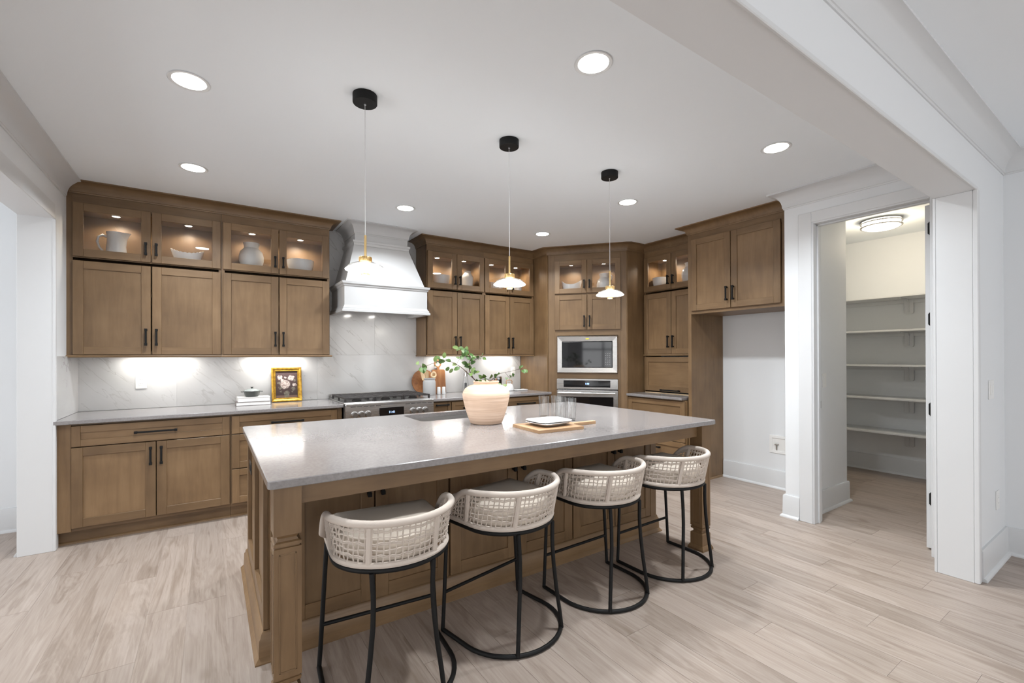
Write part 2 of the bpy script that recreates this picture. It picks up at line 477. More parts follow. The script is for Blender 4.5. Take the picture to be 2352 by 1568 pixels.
def slab_hole(mb, outer, inner, z0, z1, c=.002):
    n = len(outer)
    ox = sum(p[0] for p in outer)/n; oy = sum(p[1] for p in outer)/n
    def grow(pts, d):
        # shrink towards inside by d along axis signs
        xs = [p[0] for p in pts]; ys = [p[1] for p in pts]; cx = (min(xs)+max(xs))/2; cy = (min(ys)+max(ys))/2
        fx = 1-d/((max(xs)-min(xs))/2); fy = 1-d/((max(ys)-min(ys))/2)
        return [(cx+(x-cx)*fx, cy+(y-cy)*fy) for x, y in pts]
    rings = [[(x, y, z1) for x, y in inner], [(x, y, z1) for x, y in grow(outer, c)], [(x, y, z1-c) for x, y in outer],
             [(x, y, z0+c) for x, y in outer], [(x, y, z0) for x, y in grow(outer, c)], [(x, y, z0) for x, y in inner]]
    rings.append(rings[0])
    mb.loft(rings, cap=False)
    return mb

# ================================================================== STRUCTURE
# ---- floor: slab and one plank after another, laid along y
fl = struct('floor', MB().box(-4.2, -4.2, -.12, 7.2, 5.3, -.0012), ['plank_joint'])
def seen(x, y, z=0., mx=140):
    d = Vector((x, y, z-CAM_Z)); dep = d.dot(F)
    if dep < .5: return False
    u = 1176+1034.9*d.dot(R2)/dep; v = 815.6-1034.9*d.dot(U2)/dep
    return -mx < u < 2352+mx and v < 1568+mx
PW = .178
plank_me = MB().box(.0, .0, -.003, 1, 1, 0).mesh('plank', ['oak_plank'])
rest = MB()
rp = random.Random(3)
nx = int(math.ceil(11.4/PW))
for i in range(nx):
    x0 = -4.2+i*PW
    y = -4.2-rp.random()*1.5
    while y < 5.3:
        ln = rp.choice((1.22, 1.22, 1.5, .95))
        y0, y1 = max(y, -4.2), min(y+ln, 5.3); y += ln
        if y1 <= y0+.02: continue
        g = .0007
        vis = any(seen(x0+a*PW, y0+(y1-y0)*b) for a in (0, .5, 1) for b in (0, .25, .5, .75, 1))
        if x0 < -1.6 or (x0 > 4.3 and y1 < .6) or (x0 > 4.95 and y0 > 3.1) or (x0 > 6.5): vis = False
        if y0 > YB-.1 or (x0 > XW and y0 > 3.2): vis = False
        if vis:
            p = inst('plank', plank_me, fl); p.location = (x0+g, y0+g, 0); p.scale = (PW-2*g, y1-y0-2*g, 1)
        else:
            rest.box(x0+g, y0+g, -.003, x0+PW-g, y1-g, 0)
o = rest.build('plank_field', ['oak_plank'], fl); o['kind'] = 'stuff'

# ---- ceiling, beam
struct('ceiling', MB().box(-4.2, -4.2, CEIL, 7.2, 5.4, CEIL+.1), ['ceiling_paint'])
bm_ = MB().box(-4.2, YP2, ZB, XS, YP1, CEIL+.02)
struct('wall_beam', bm_, ['wall_paint'])
MBEAD = MB()
MBEAD.box(XL, YP2-.012, ZB-.004, XPO+.001, YP2, ZB+.016, .003)
struct('trim_1', MBEAD, ['trim_paint'])

# ---- walls
struct('wall_back', MB().box(-4.2, YB, -.02, 7.2, YB+.12, CEIL+.02), ['wall_paint'])
OY0, OY1, OZ = 1.25, 4.462, 2.367            # opening in the left wall
wl = MB()
wl.box(XL-.16, OY1, -.02, XL, YB+.01, CEIL+.01).box(XL-.16, OY0, OZ, XL, OY1, CEIL+.01).box(XL-.16, YP1-.01, -.02, XL, OY0, CEIL+.01)
struct('wall_left', wl, ['wall_paint'])
# opening casing and jamb
tj = MB()
tj.box(XL-.175, OY1-.018, 0, XL+.012, OY1, OZ, .002)                      # jamb board
tj.box(XL-.175, OY0, OZ-.018, XL+.012, OY1, OZ, .002)
tj.box(XL+.001, OY1-.0215, 0, XL+.018, OY1+.012, OZ-.0215, .003)
struct('trim_2', tj, ['trim_paint'])
th = MB()
th.box(XL+.001, OY0, OZ-.021, XL+.016, OY1+.012, OZ+.012, .003)
th.box(XL, OY0, OZ+.0125, XL+.008, OY1+.02, OZ+.095, .003)
struct('trim_3', th, ['trim_paint'])
struct('wall_right', MB().box(XW, YS-.01, -.02, XW+.125, YB+.01, CEIL+.01), ['wall_paint'])
# pantry wall with its doorway, and the side wall between pantry and fridge
YD0, YD1, ZD = .962, YJ-.012, 2.428          # doorway clear opening
wp = MB()
wp.box(XS, YD1+.014, -.02, XS+.12, YS, CEIL+.01)
wp.box(XS, YD0-.014, ZD+.014, XS+.12, YD1+.014, CEIL+.01)
wp.box(XS, YP1, -.02, XS+.12, YD0-.014, CEIL+.01)
wp.box(XS+.12, 1.775, -.02, XW+.125, YS, CEIL+.01)
struct('wall_pantry_front', wp, ['wall_paint'])
struct('wall_pantry_rear', MB().box(6.55, .3, -.02, 6.67, 3.4, CEIL+.01), ['wall_paint'])
struct('wall_pantry_left', MB().box(XW+.1, 3.2, -.02, 6.6, 3.32, CEIL+.01), ['wall_paint'])
# post of the cased opening and the living room walls
struct('wall_post', MB().box(XPO, YP2, -.02, XS, YP1, ZB), ['wall_paint'])
struct('wall_living_end', MB().box(XS, YP2, -.02, 6.6, YP1, CEIL+.01), ['wall_paint'])
struct('wall_living_right', MB().box(XIN, -4.2, -.02, XIN+.12, YP2+.01, CEIL+.01), ['wall_paint'])
pc = MB()
pc.box(XPO-.012, YP2+.0105, 0, XPO, YP1-.0125, ZB-.0005, .002)
pc.box(XPO-.014, YP2-.014, 0, XPO+.03, YP2+.010, ZB, .004)
pc.box(XPO-.013, YP1-.012, 0, XPO+.03, YP1+.0015, ZB-.0003, .002)
struct('trim_4', pc, ['trim_paint'])
# rear wall of the living room with three tall windows, left living wall, room through the opening
def wall_with_windows(name, axis, pos, a0, a1, wins, zt=CEIL):
    mb = MB(); cuts = sorted(wins); c = a0; t = .14
    def bx(u0, u1, z0, z1):
        if u1-u0 < .001: return
        if axis == 'y': mb.box(u0, pos-t, z0, u1, pos, z1)
        else: mb.box(pos-t, u0, z0, pos, u1, z1)
    for u0, u1, z0, z1 in cuts:
        bx(c, u0, -.02, zt+.01); bx(u0, u1, -.02, z0); bx(u0, u1, z1, zt+.01); c = u1
    bx(c, a1, -.02, zt+.01)
    struct(name, mb, ['wall_paint'])
REARW = [(-3.6, -1.9, .3, 2.45), (-1.4, .5, .3, 2.45), (1.0, 2.9, .3, 2.45), (3.2, 4.3, .3, 2.45)]
wall_with_windows('wall_living_rear', 'y', -4.06, -4.2, 4.7, REARW)
SIDEW = [(-3.4, -1.2, .3, 2.45)]
wall_with_windows('wall_living_left', 'x', -4.06, -4.2, YP2, SIDEW)
XSR = -2.75  # unseen wall set close, its windows enlarged, to brighten the kitchen ceiling
SIDER = [(1.0, 2.8, .1, 2.5), (3.0, 4.8, .1, 2.5)]
wall_with_windows('wall_side_room', 'x', XSR, YP1, YB, SIDER)
struct('wall_side_room_front', MB().box(-4.2, YP2, -.02, XL-.16, YP1, ZB), ['wall_paint'])
for i, (a, b, z0, z1) in enumerate(REARW):
    fr = MB(); y = -4.13
    for x in (a, (a+b)/2, b): fr.box(x-.03, y-.03, z0, x+.03, y+.03, z1)
    for z in (z0, (z0+z1)*.58, z1): fr.box(a, y-.03, z-.03, b, y+.03, z+.03)
    struct('window_%d' % (i+1), fr, ['trim_paint'])
    portal('daylight', ((a+b)/2, -4.16, (z0+z1)/2), (R(90), 0, 0), b-a, z1-z0)
for i, (a, b, z0, z1, x) in enumerate([q+(-4.13,) for q in SIDEW]+[q+(XSR-.07,) for q in SIDER]):
    fr = MB()
    for y in (a, (a+b)/2, b): fr.box(x-.03, y-.03, z0, x+.03, y+.03, z1)
    for z in (z0, (z0+z1)*.58, z1): fr.box(x-.03, a, z-.03, x+.03, b, z+.03)
    struct('window_%d' % (i+5), fr, ['trim_paint'])
    portal('daylight', (x-.03, (a+b)/2, (z0+z1)/2), (R(90), 0, R(-90)), b-a, z1-z0)

# ---- white crown mouldings
def cove(p, h, lip=.012, n=7):
    """cove crown profile from wall foot to ceiling lip, (out, z)"""
    z0 = CEIL-h; pr = [(0, z0), (.006, z0), (.008, z0+.010)]
    for i in range(n+1):
        a = PI/2*i/n
        pr.append((.012+(p-.016)*(1-math.cos(a)), z0+.012+(h-lip-.012)*math.sin(a)))
    pr += [(p, CEIL-lip), (p, CEIL+.001), (0, CEIL+.001)]
    return pr
WCROWN = cove(.098, .137)
struct('trim_5', MB().sweep([(XL, YU-.02), (XL, YP1)], WCROWN, 1), ['trim_paint'])
struct('trim_6', MB().sweep([(XS, YP1), (XS, YS), (XS+.3, YS)], WCROWN, 1), ['trim_paint'])
struct('trim_7', MB().sweep([(XIN, -4.), (XIN, YP2), (-4., YP2)], WCROWN, 1), ['trim_paint'])
# pantry door casing
cs = MB()
cs.box(XS-.018, YJ, 0, XS, YJ+.098, ZD+.012+.085, .003)
cs.box(XS-.018, YD0-.0115, ZD+.012, XS, YJ-.0005, ZD+.012+.085, .003)
cs.box(XS-.018, YP1+.001, 0, XS, YD0-.012, ZD+.012+.085, .003)
cs.box(XS-.010, YD1, 0, XS+.13, YD1+.014, ZD+.014, .002)
cs.box(XS-.010, YD0-.014, 0, XS+.13, YD0, ZD+.014, .002)
cs.box(XS-.010, YD0, ZD, XS+.13, YD1, ZD+.014, .002)
cs.box(XS+.050, YD1-.011, 0, XS+.085, YD1, ZD, .002)
cs.box(XS+.050, YD0, ZD-.011, XS+.085, YD1, ZD, .002)
cs.box(XS+.048, YD1-.0125, .93, XS+.052, YD1-.004, .98)
struct('trim_8', cs, ['trim_paint'])

# ---- baseboards with shoe
BBP = [(0, 0), (.034, 0), (.034, .008), (.028, .018), (.018, .022), (.016, .176), (.012, .186), (0, .186)]
def baseboard(name, path, side): struct(name, MB().sweep(path, BBP, side), ['trim_paint'])
baseboard('baseboard_fridge', [(XW, 2.92), (XW, YS)], -1)
baseboard('baseboard_pantry_stub', [(XS, YJ+.10), (XS, YS), (XW-.04, YS)], 1)
baseboard('baseboard_pantry_side', [(XS+.13, 1.775), (XW+.125, 1.775), (XW+.125, 3.2)], -1)
baseboard('baseboard_pantry_rear', [(6.55, 3.2), (6.55, .9)], -1)
baseboard('baseboard_living', [(XPO+.05, YP2), (XIN, YP2), (XIN, -4.)], -1)
baseboard('baseboard_side_room', [(-4., YB), (XL-.16, YB)], -1)
baseboard('baseboard_side_room_return', [(XL-.16, YB), (XL-.16, OY1)], -1)
struct('baseboard_left', MB().box(XL, OY1+.012, 0, XL+.016, 4.52, .186, .002), ['trim_paint'])

# ================================================================== CABINETRY
def handle_mesh(L, vertical):
    mb = MB(); h = L/2
    def bx(a0, d0, b0, a1, d1, b1):
        if vertical: mb.box(b0, d0, a0, b1, d1, a1, .0012)
        else: mb.box(a0, d0, b0, a1, d1, b1, .0012)
    bx(-h, -.036, -.0068, h, -.023, .0068)
    for e in (-1, 1):
        bx(e*(h-.010)-.010, -.038, -.0095, e*(h-.010)+.010, -.021, .0095)
        bx(e*(h-.010)-.006, -.024, -.006, e*(h-.010)+.006, .0, .006)
    return mb.mesh('handle', ['black_metal'])
H_V = handle_mesh(.140, True)
H_V2 = handle_mesh(.105, True)
H_L = handle_mesh(.265, False)
H_S = handle_mesh(.155, False)
SW = .062                                     # stile width
def door(parent, x0, x1, z0, z1, y=0., hand=None, hz=None, hmesh=None, glassy=False, name='door', sw=SW, hx=None, horiz=False):
    t = .020; mb = MB()
    mb.mat(0).box(x0, y, z0, x0+sw, y+t, z1, .0016).box(x1-sw, y, z0, x1, y+t, z1, .0016)
    mb.mat(1).box(x0+sw, y+.0004, z0, x1-sw, y+t, z0+sw, .0016).box(x0+sw, y+.0004, z1-sw, x1-sw, y+t, z1, .0016)
    d = mb.build(name, ['wood_v', 'wood_h'], parent)
    if glassy:
        MB().box(x0+sw-.004, y+.009, z0+sw-.004, x1-sw+.004, y+.012, z1-sw+.004).build('glass_pane', ['pane_glass'], d)
    else:
        MB().box(x0+sw-.004, y+.009, z0+sw-.004, x1-sw+.004, y+.017, z1-sw+.004).build('panel', ['wood_h' if horiz else 'wood_v'], d)
    if hmesh:
        if hx is None: hx = x0+.030 if hand == 'l' else x1-.030
        inst('handle', hmesh, d, (hx, y, hz))
    return d
def drawer(parent, x0, x1, z0, z1, y=0., hmesh=None, sw=.05, hz=None):
    d = door(parent, x0, x1, z0, z1, y, name='drawer', sw=sw, horiz=True)
    if hmesh: inst('handle', hmesh, d, ((x0+x1)/2, y+.009, (z0+z1)/2 if hz is None else hz))
    return d
Z_RB, Z_DB, Z_DT, Z_GB, Z_GT = 1.366, 1.388, 2.124, 2.157, 2.578

def carcass(parent, W, D, zb, zt, deck=None, l=0., r=0.):
    """open-fronted box with face frame; deck: floor of the glazed part"""
    t = .018; mb = MB(); y = .022
    mb.mat(0).box(0, y, zb, t, D, zt).box(W-t, y, zb, W, D, zt)
    mb.box(t, D-.008, zb, W-t, D-.002, zt)
    mb.box(0, y-.001, zb, max(l, .022), y+.018, ZCB+.01).box(W-max(r, .022), y-.001, zb, W, y+.018, ZCB+.01)
    mb.mat(1).box(t, y+.002, zb, W-t, D-.008, zb+t)
    mb.box(.02, y-.0008, zb, W-.02, y+.018, zb+.03)
    if deck:
        mb.box(t, y+.002, deck-t, W-t, D-.008, deck).box(.02, y-.0008, deck-.05, W-.02, y+.018, deck+.012)
        mb.box(t, y+.019, 2.549, W-t, D-.008, zt)
    mb.box(.02, y-.0008, Z_GT-.012, W-.02, y+.018, ZCB+.01)
    mb.box(0, y+.0, zt-.001, W, D, ZCB+.06)
    return mb.build('carcass', ['wood_v', 'wood_h'], parent)
GPH = 2.262                                   # middle of the glass-door pulls
def wall_unit(label, loc, rz, W, D, splits, l=0., r=0., rail=(0, 0)):
    t = thing('wall_cabinet', label, 'cabinet', loc, rz, 'brown wall cabinets')
    carcass(t, W, D, Z_DB-.004, 2.585, Z_GB+.042, l, r)
    for k, (x0, x1) in enumerate(splits):
        h = 'r' if k % 2 == 0 else 'l'
        door(t, x0, x1, Z_DB, Z_DT, 0., h, Z_DB+.145, H_V)
        door(t, x0, x1, Z_GB, Z_GT, 0., h, GPH, H_V2, True, name='glass_door')
    mb = MB(); e0, e1 = rail
    mb.sweep([(-e0, .022+.03), (-e0, .0), (W+e1, .0), (W+e1, .022+.03)] if False else [(-e0*.02, .010), (W+e1*.02, .010)],
             [(0, Z_RB), (.014, Z_RB), (.016, Z_RB+.008), (.008, Z_DB-.004), (0, Z_DB-.004)], -1)
    mb.box(-e0*.014, .010, Z_RB+.002, W+e1*.014, .034, Z_DB-.004)
    if e1: mb.box(W-.02, .010, Z_RB, W+.014, D-.01, Z_DB-.004, .003)
    if e0: mb.box(-.014, .010, Z_RB, .02, D-.01, Z_DB-.004, .003)
    mb.build('light_rail', ['wood_h'], t)
    return t
yf = YU-.0
DU = YB-.012-yf
wall_unit('brown cabinet with glazed top beside the left wall, holding white pitcher', (XL, yf, 0), 0, 1.012, DU,
          [(.038, .514), (.523, 1.004)], l=.036, rail=(0, 0))
wall_unit('brown cabinet with glazed top left of the white hood', (XL+1.013, yf, 0), 0, .917, DU,
          [(.010, .454), (.462, .909)], rail=(0, 1))
wall_unit('brown cabinet with glazed top right of the white hood', (2.049, yf, 0), 0, .756, DU,
          [(.009, .377), (.383, .750)], rail=(1, 0))
wall_unit('brown cabinet with glazed top between hood cabinet and oven tower', (2.806, yf, 0), 0, .754, DU,
          [(.006, .367), (.374, .748)])
# right wall: glazed unit standing on the counter with a lift-up garage door
XRF = 4.5
t = wall_unit('brown counter-to-ceiling cabinet with lift-up garage door beside the oven tower', (XRF, 3.772, 0), R(-90), .80, XW-.012-XRF,
              [(.008, .405), (.412, .795)])
dr = door(t, .010, .79, .940, 1.352, 0., name='lift_door', horiz=True)
inst('handle', H_L, dr, (.40, 0, .957))
MB().box(0, .022, .920, .012, XW-.02-XRF, 1.37).build('side_panel', ['wood_v'], t)
MB().box(.79, .022, .92, .80, XW-.02-XRF, 1.37).build('side_panel', ['wood_v'], t)
MB().box(.012, .014, .9145, .79, .022, .922).build('painted_lit_gap', ['spoon_wood'], t)  # paler wood than the cabinet: light in the gap put into the colour

# ---- tall oven tower in the corner
A = Vector((3.57, 4.51)); B = Vector((4.21, 3.78)); OL = (B-A).length
OA = math.atan2(B.y-A.y, B.x-A.x)
ot = thing('oven_tower', 'tall brown corner cabinet holding microwave and wall oven', 'cabinet', (A.x, A.y, 0), OA)
ff = MB()
for (x0, x1) in ((0, .083), (OL-.075, OL)): ff.mat(0).box(x0, .02, .1, x1, .045, ZCB+.01, .001)
ff.box(.0835, .0202, .16, .112, .045, 1.70, .0005).box(.862, .0202, .16, OL-.0755, .045, 1.70, .0005)
ff.mat(1)
for (z0, z1) in ((.1, .16), (1.082, 1.150), (1.622, 1.705), (2.128, 2.166), (2.566, ZCB+.01)): ff.box(.083, .0205, z0, OL-.075, .045, z1, .001)
ff.build('face_frame', ['wood_v', 'wood_h'], ot)
ib = MB()                                     # box behind the glass doors
ib.mat(1).box(.06, .045, 2.128, OL-.06, .38, 2.150).box(.06, .0455, 2.549, OL-.06, .38, 2.60)
ib.mat(0).box(.06, .38, 2.128, OL-.06, .39, 2.6).box(.05, .045, 2.128, .066, .39, 2.6).box(OL-.066, .045, 2.128, OL-.05, .39, 2.6)
ib.mat(0).box(.03, .05, .1, OL-.03, .06, .16)
ib.build('display_box', ['wood_v', 'wood_h'], ot)
for k, (x0, x1) in enumerate(((.085, .487), (.493, .896))):
    h = 'r' if k == 0 else 'l'
    door(ot, x0, x1, 1.695, 2.133, 0., h, 1.695+.105, H_V)
    door(ot, x0, x1, 2.153, 2.566, 0., h, GPH, H_V2, True, name='glass_door')
drawer(ot, .085, .896, .13, .30, 0., H_L)
MB().box(.02, .09, 0, OL-.02, .11, .1).build('toe_kick', ['wood_h'], ot)
# side panels run to the walls (world axes, so placed against the rotated tower)
def world_part(name, mb, mats, parent):
    o = mb.build(name, mats)
    o.parent = parent
    o.matrix_parent_inverse = (Matrix.Translation(parent.location) @ Matrix.Rotation(parent.rotation_euler.z, 4, 'Z')).inverted()
    return o
world_part('side_panel', MB().box(A.x, A.y+.022, 0, A.x+.022, YB-.012, ZCB+.06, .001), ['wood_v'], ot)
world_part('side_panel', MB().box(B.x+.012, B.y, 0, XW-.012, B.y+.022, ZCB+.06, .001), ['wood_v'], ot)

# ---- fridge surround
XF, YP = 4.235, 2.9645
ft = thing('refrigerator_surround', 'brown two-door cabinet bridging the empty refrigerator niche', 'cabinet', (XF, YP, 0), R(-90))
FW = YP-YS-.004; FD = XW-.012-XF
MB().box(0, .020, 0, .038, FD+.010, ZCB+.05, .001).build('side_panel', ['wood_v'], ft)
MB().sweep([(.038, .03), (.038, FD)], [(0, 0), (.014, 0), (.012, .012), (.004, .020), (0, .020)], -1).build('shoe_moulding', ['wood_h'], ft)
fc = MB()
fc.mat(1).box(.038, .0235, 1.812, FW, FD, 1.835)
fc.mat(1).box(.038, .020, 1.805, FW, .042, 1.86).box(.038, .020, 2.56, FW, .042, ZCB+.01)
fc.mat(0).box(.038, .0202, 1.81, .06, .042, ZCB).box(FW-.11, .0202, 1.812, FW, .042, ZCB+.01).box(.038, .05, 1.835, FW, .06, ZCB+.05)
fc.build('carcass', ['wood_v', 'wood_h'], ft)
door(ft, .050, .482, 1.838, 2.590, 0., 'r', 1.838+.14, H_V)
door(ft, .489, .952, 1.838, 2.590, 0., 'l', 1.838+.14, H_V)

# ---- stained crowns
BCROWN = cove(.095, CEIL-ZCB, .010)
def crown(label, path, side):
    tag(MB().sweep(path, [(o+.0, z) for o, z in BCROWN], side).build('crown_moulding', ['wood_h']), label, 'moulding')
CY = YU+.020
crown('dark brown crown along the cabinets left of the hood', [(XL+.012, CY), (XL+1.93, CY), (XL+1.93, YB-.012)], -1)
crown('dark brown crown from hood to refrigerator over the corner oven tower',
      [(2.049, YB-.012), (2.049, CY), (A.x, CY), (A.x, A.y+.02), (A.x+.012, A.y+.006), (B.x-.004, B.y+.012), (B.x+.014, B.y-.0), (XRF+.02, B.y), (XRF+.02, YP)], -1)
crown('dark brown crown over the refrigerator niche cabinet', [(XRF+.0, YP), (XF+.02, YP), (XF+.02, YS+.004)], -1)

# ---- base cabinets
BY = YF+.030                                  # door face
def base_box(t, W, D, x0=0.):
    mb = MB()
    mb.mat(0).box(0, .02, .105, .02, D, .88).box(W-.02, .02, .105, W, D, .88)
    mb.mat(1).box(.02, .0205, .105, W-.02, .045, .130).box(.02, .0205, .872, W-.02, .045, .881).box(.02, .06, .12, W-.02, .065, .88)
    mb.build('carcass', ['wood_v', 'wood_h'], t)
    kb = MB().box(0, .078, 0, W, .095, .105).sweep([(0, .078), (W, .078)], [(0, 0), (.014, 0), (.012, .012), (.003, .018), (0, .018)], -1)
    kb.build('toe_kick', ['wood_h'], t)
BD = YB-.015-BY
t = thing('base_cabinet', 'brown base cabinet with one wide drawer over two doors', 'cabinet', (XL+.006, BY, 0), 0, 'brown base cabinets')
W1 = .138-XL-.006
base_box(t, W1, BD)
MB().box(.0, .012, .105, .083, .03, .880, .001).build('filler', ['wood_v'], t)
d0 = -(XL+.006)
drawer(t, -.839+d0, .130+d0, .717, .868, 0., H_L, .05)
door(t, -.839+d0, -.358+d0, .130, .710, 0., 'r', .710-.105, H_V)
door(t, -.352+d0, .130+d0, .130, .710, 0., 'l', .710-.105, H_V)
t = thing('base_cabinet', 'brown three-drawer base cabinet left of the range', 'cabinet', (.140, BY, 0), 0, 'brown base cabinets')
base_box(t, .900, BD)
for z0, z1 in ((.717, .868), (.424, .710), (.130, .417)): drawer(t, .007, .855, z0, z1, 0., H_L, .055)
MB().box(.858, .014, .105, .900, .03, .880, .001).build('filler', ['wood_v'], t)
XR2 = 1.962
t = thing('base_cabinet', 'narrow brown drawer cabinet right of the range', 'cabinet', (XR2, BY, 0), 0, 'brown base cabinets')
base_box(t, .226, BD)
drawer(t, .010, .222, .742, .868, 0., H_S, .038, .842); door(t, .010, .222, .130, .735, 0., 'r', .62, H_V, sw=.045)
t = thing('base_cabinet', 'brown base cabinet behind the clay vase', 'cabinet', (XR2+.228, BY, 0), 0, 'brown base cabinets')
base_box(t, .55, BD)
drawer(t, .004, .546, .717, .868, 0., H_L, .045); door(t, .004, .272, .13, .71, 0., 'r', .605, H_V); door(t, .278, .546, .13, .71, 0., 'l', .605, H_V)
t = thing('base_cabinet', 'brown drawer cabinet next to the oven tower', 'cabinet', (XR2+.780, BY, 0), 0, 'brown base cabinets')
base_box(t, .82, BD)
drawer(t, .12, .775, .717, .868, 0., H_L, .045); 
for z0, z1 in ((.424, .710), (.13, .417)): drawer(t, .12, .775, z0, z1, 0., H_L, .055)
MB().box(.004, .012, .105, .118, .03, .88).build('filler', ['wood_v'], t)
MB().box(.778, .012, .105, .82, .03, .88).build('filler', ['wood_v'], t)
t = thing('base_cabinet', 'brown drawer cabinet under the lift-up garage', 'cabinet', (4.215, 3.775, 0), R(-90), 'brown base cabinets')
base_box(t, .80, XW-.015-4.215)
drawer(t, .006, .79, .430, .868, 0., None, .055)
drawer(t, .006, .79, .130, .424, 0., H_S, .055, .335)

# ---- worktops
def worktop(label, boxes, c=.004):
    mb = MB()
    for b in boxes: mb.box(*b, c)
    return tag(mb.build('worktop', ['quartz']), label, 'countertop')
worktop('grey quartz worktop left of the range', [(XL+.002, YF, .884, 1.047, YB-.013, CT)])
worktop('grey quartz worktop right of the range', [(1.953, YF, .884, A.x-.002, YB-.013, CT)])
worktop('short grey quartz worktop beside the refrigerator panel', [(4.19, YP+.042, .884, XW-.012, B.y-.002, CT)])

# ---- backsplash: large marble tiles
bs = thing('backsplash', 'white veined marble tiles behind the counters and range', 'backsplash', (0, YB, 0))
SEAM = [XL+.002, -.259, .939, 2.139, A.x-.003]
HZ = [CT-.002, 1.386]
g = .0003
for k in range(4):
    x0, x1 = SEAM[k], SEAM[k+1]
    rows = [(CT+.001, 1.386)]
    if k in (1, 2): rows = [(CT+.001, 1.386)]
    for z0, z1 in rows:
        MB().box(x0+g, -.011, z0, x1-g, -.001, z1-g, .0008).build('tile', ['marble'], bs)
for x0, x1 in ((1.001, 1.55), (1.55, 2.048)):
    for z0, z1 in ((1.386, 1.86), (1.86, 2.30), (2.30, CEIL-.002)):
        MB().box(x0+g, -.011, z0+g, x1-g, -.001, z1-g, .0008).build('tile', ['marble'], bs)
MB().box(XL+.001, 4.478-YB, CT+.001, XL+.011, -.012, 1.375, .001).build('side_tile', ['marble'], bs)

# ================================================================== APPLIANCES
# ---- hood
ht = thing('range_hood', 'white tapered range hood with stepped mouldings over the range', 'range hood', (1.52, YB-.012, 0))
HX = 1.52; HYB = 0.
def hrel(x): return x-HX
yl = 4.55-(YB-.012)
def ring3(x0, x1, y0, z, y1=HYB): return [(hrel(x0), y0, z), (hrel(x1), y0, z), (hrel(x1), y1, z), (hrel(x0), y1, z)]
hb = MB()                                     # hollow lower box, open below
for (a0, a1, yy, z0, z1) in ((1.088, 1.952, yl+.024, 1.862, 2.075),):
    hb.box(hrel(a0), yy, z0, hrel(a1), yy+.03, z1).box(hrel(a0), yy+.03, z0, hrel(a0)+.03, HYB, z1).box(hrel(a1)-.03, yy+.03, z0, hrel(a1), HYB, z1)
hb.build('apron_box', ['hood_paint'], ht)
def hband(nm, x0, x1, y0, prof):
    MB().sweep([(hrel(x0), HYB), (hrel(x0), y0), (hrel(x1), y0), (hrel(x1), HYB)], prof, -1).build(nm, ['hood_paint'], ht)
hband('lower_moulding', 1.088, 1.952, yl+.024, [(-.03, 1.812), (.026, 1.812), (.026, 1.832), (.016, 1.838), (.016, 1.852), (.006, 1.862), (.004, 1.874), (0, 1.876), (-.03, 1.876)])
hband('upper_moulding', 1.088, 1.952, yl+.024, [(-.03, 2.062), (.002, 2.062), (.010, 2.070), (.012, 2.082), (.022, 2.088), (.026, 2.110), (-.03, 2.110)])
tp = MB()
tp.loft([ring3(1.105, 1.932, yl+.04, 2.108), ring3(1.215, 1.785, 4.70-(YB-.012), 2.520)])
tp.build('tapered_body', ['hood_paint'], ht)
MB().loft([ring3(1.222, 1.778, 4.70-(YB-.012), 2.515), ring3(1.222, 1.778, 4.70-(YB-.012), CEIL-.001)]).build('neck', ['hood_paint'], ht)
hband('neck_moulding', 1.222, 1.778, 4.70-(YB-.012), [(0, 2.505), (.012, 2.505), (.014, 2.528), (.024, 2.534), (.026, 2.552), (0, 2.556)])
hband('crown', 1.222, 1.778, 4.70-(YB-.012), cove(.092, .115))
lin = MB().box(hrel(1.12), yl+.056, 1.862, hrel(1.92), HYB, 1.872)
lin.build('liner', ['steel_dark'], ht)
for x in (1.33, 1.62): MB().box(hrel(x), yl+.075, 1.850, hrel(x)+.05, yl+.22, 1.8615, .003).build('hood_lamp', ['strip_face'], ht)
for x in (1.355, 1.645): lamp('hood_lamp_light', 'AREA', (x, 4.70, 1.848), .9, (1, .95, .88), size=.05, size_y=.14)

# ---- range
RX0, RX1, RY = 1.052, 1.948, 4.400
rt = thing('range', 'stainless steel gas range with black grates and six knobs', 'range', (RX0, RY, 0))
RW = RX1-RX0; RD = YB-.013-RY
MB().box(.0, .045, .10, RW, RD, .905, .003).build('body', ['steel'], rt)
MB().box(.0, .03, .0, RW, RD-.05, .10).build('toe_panel', ['black_plastic'], rt)
MB().box(.004, .0, .14, RW-.004, .044, .725, .004).build('oven_door', ['steel'], rt)
MB().box(.14, -.002, .28, RW-.14, .004, .60, .002).build('oven_window', ['black_glass'], rt)
MB().tube([(.06, -.05, .68), (RW-.06, -.05, .68)], .014, 10).tube([(.09, -.05, .68), (.09, .002, .68)], .008, 8).tube([(RW-.09, -.05, .68), (RW-.09, .002, .68)], .008, 8).build('oven_handle', ['steel'], rt)
cp_ = MB()
cp_.loft([[(0, .0, .742), (0, .046, .742), (0, .046, .892), (0, .004, .892)], [(RW, .0, .742), (RW, .046, .742), (RW, .046, .892), (RW, .004, .892)]])
cp_.build('control_panel', ['steel'], rt)
MB().box(0, -.012, .894, RW, .06, .922, .006).build('bullnose', ['steel'], rt)
vt = MB()
for k in range(14):
    if 4 < k < 9: continue
    vt.box(.05+k*.060, -.0015, .884, .05+k*.060+.045, .004, .888)
vt.build('vent_slots', ['black_plastic'], rt)['kind'] = 'stuff'
knob = MB(); knob.lathe([(.029, 0), (.030, .010), (.026, .012), (.025, .034), (.022, .040), (0, .040)], 24)
knob.box(-.003, -.024, .036, .003, .024, .0415)
knob_me = knob.mesh('knob', ['steel_dark'])
ring_me = MB().lathe([(.034, 0), (.034, .006), (.030, .007), (0, .007)], 24).mesh('knob_ring', ['chrome'])
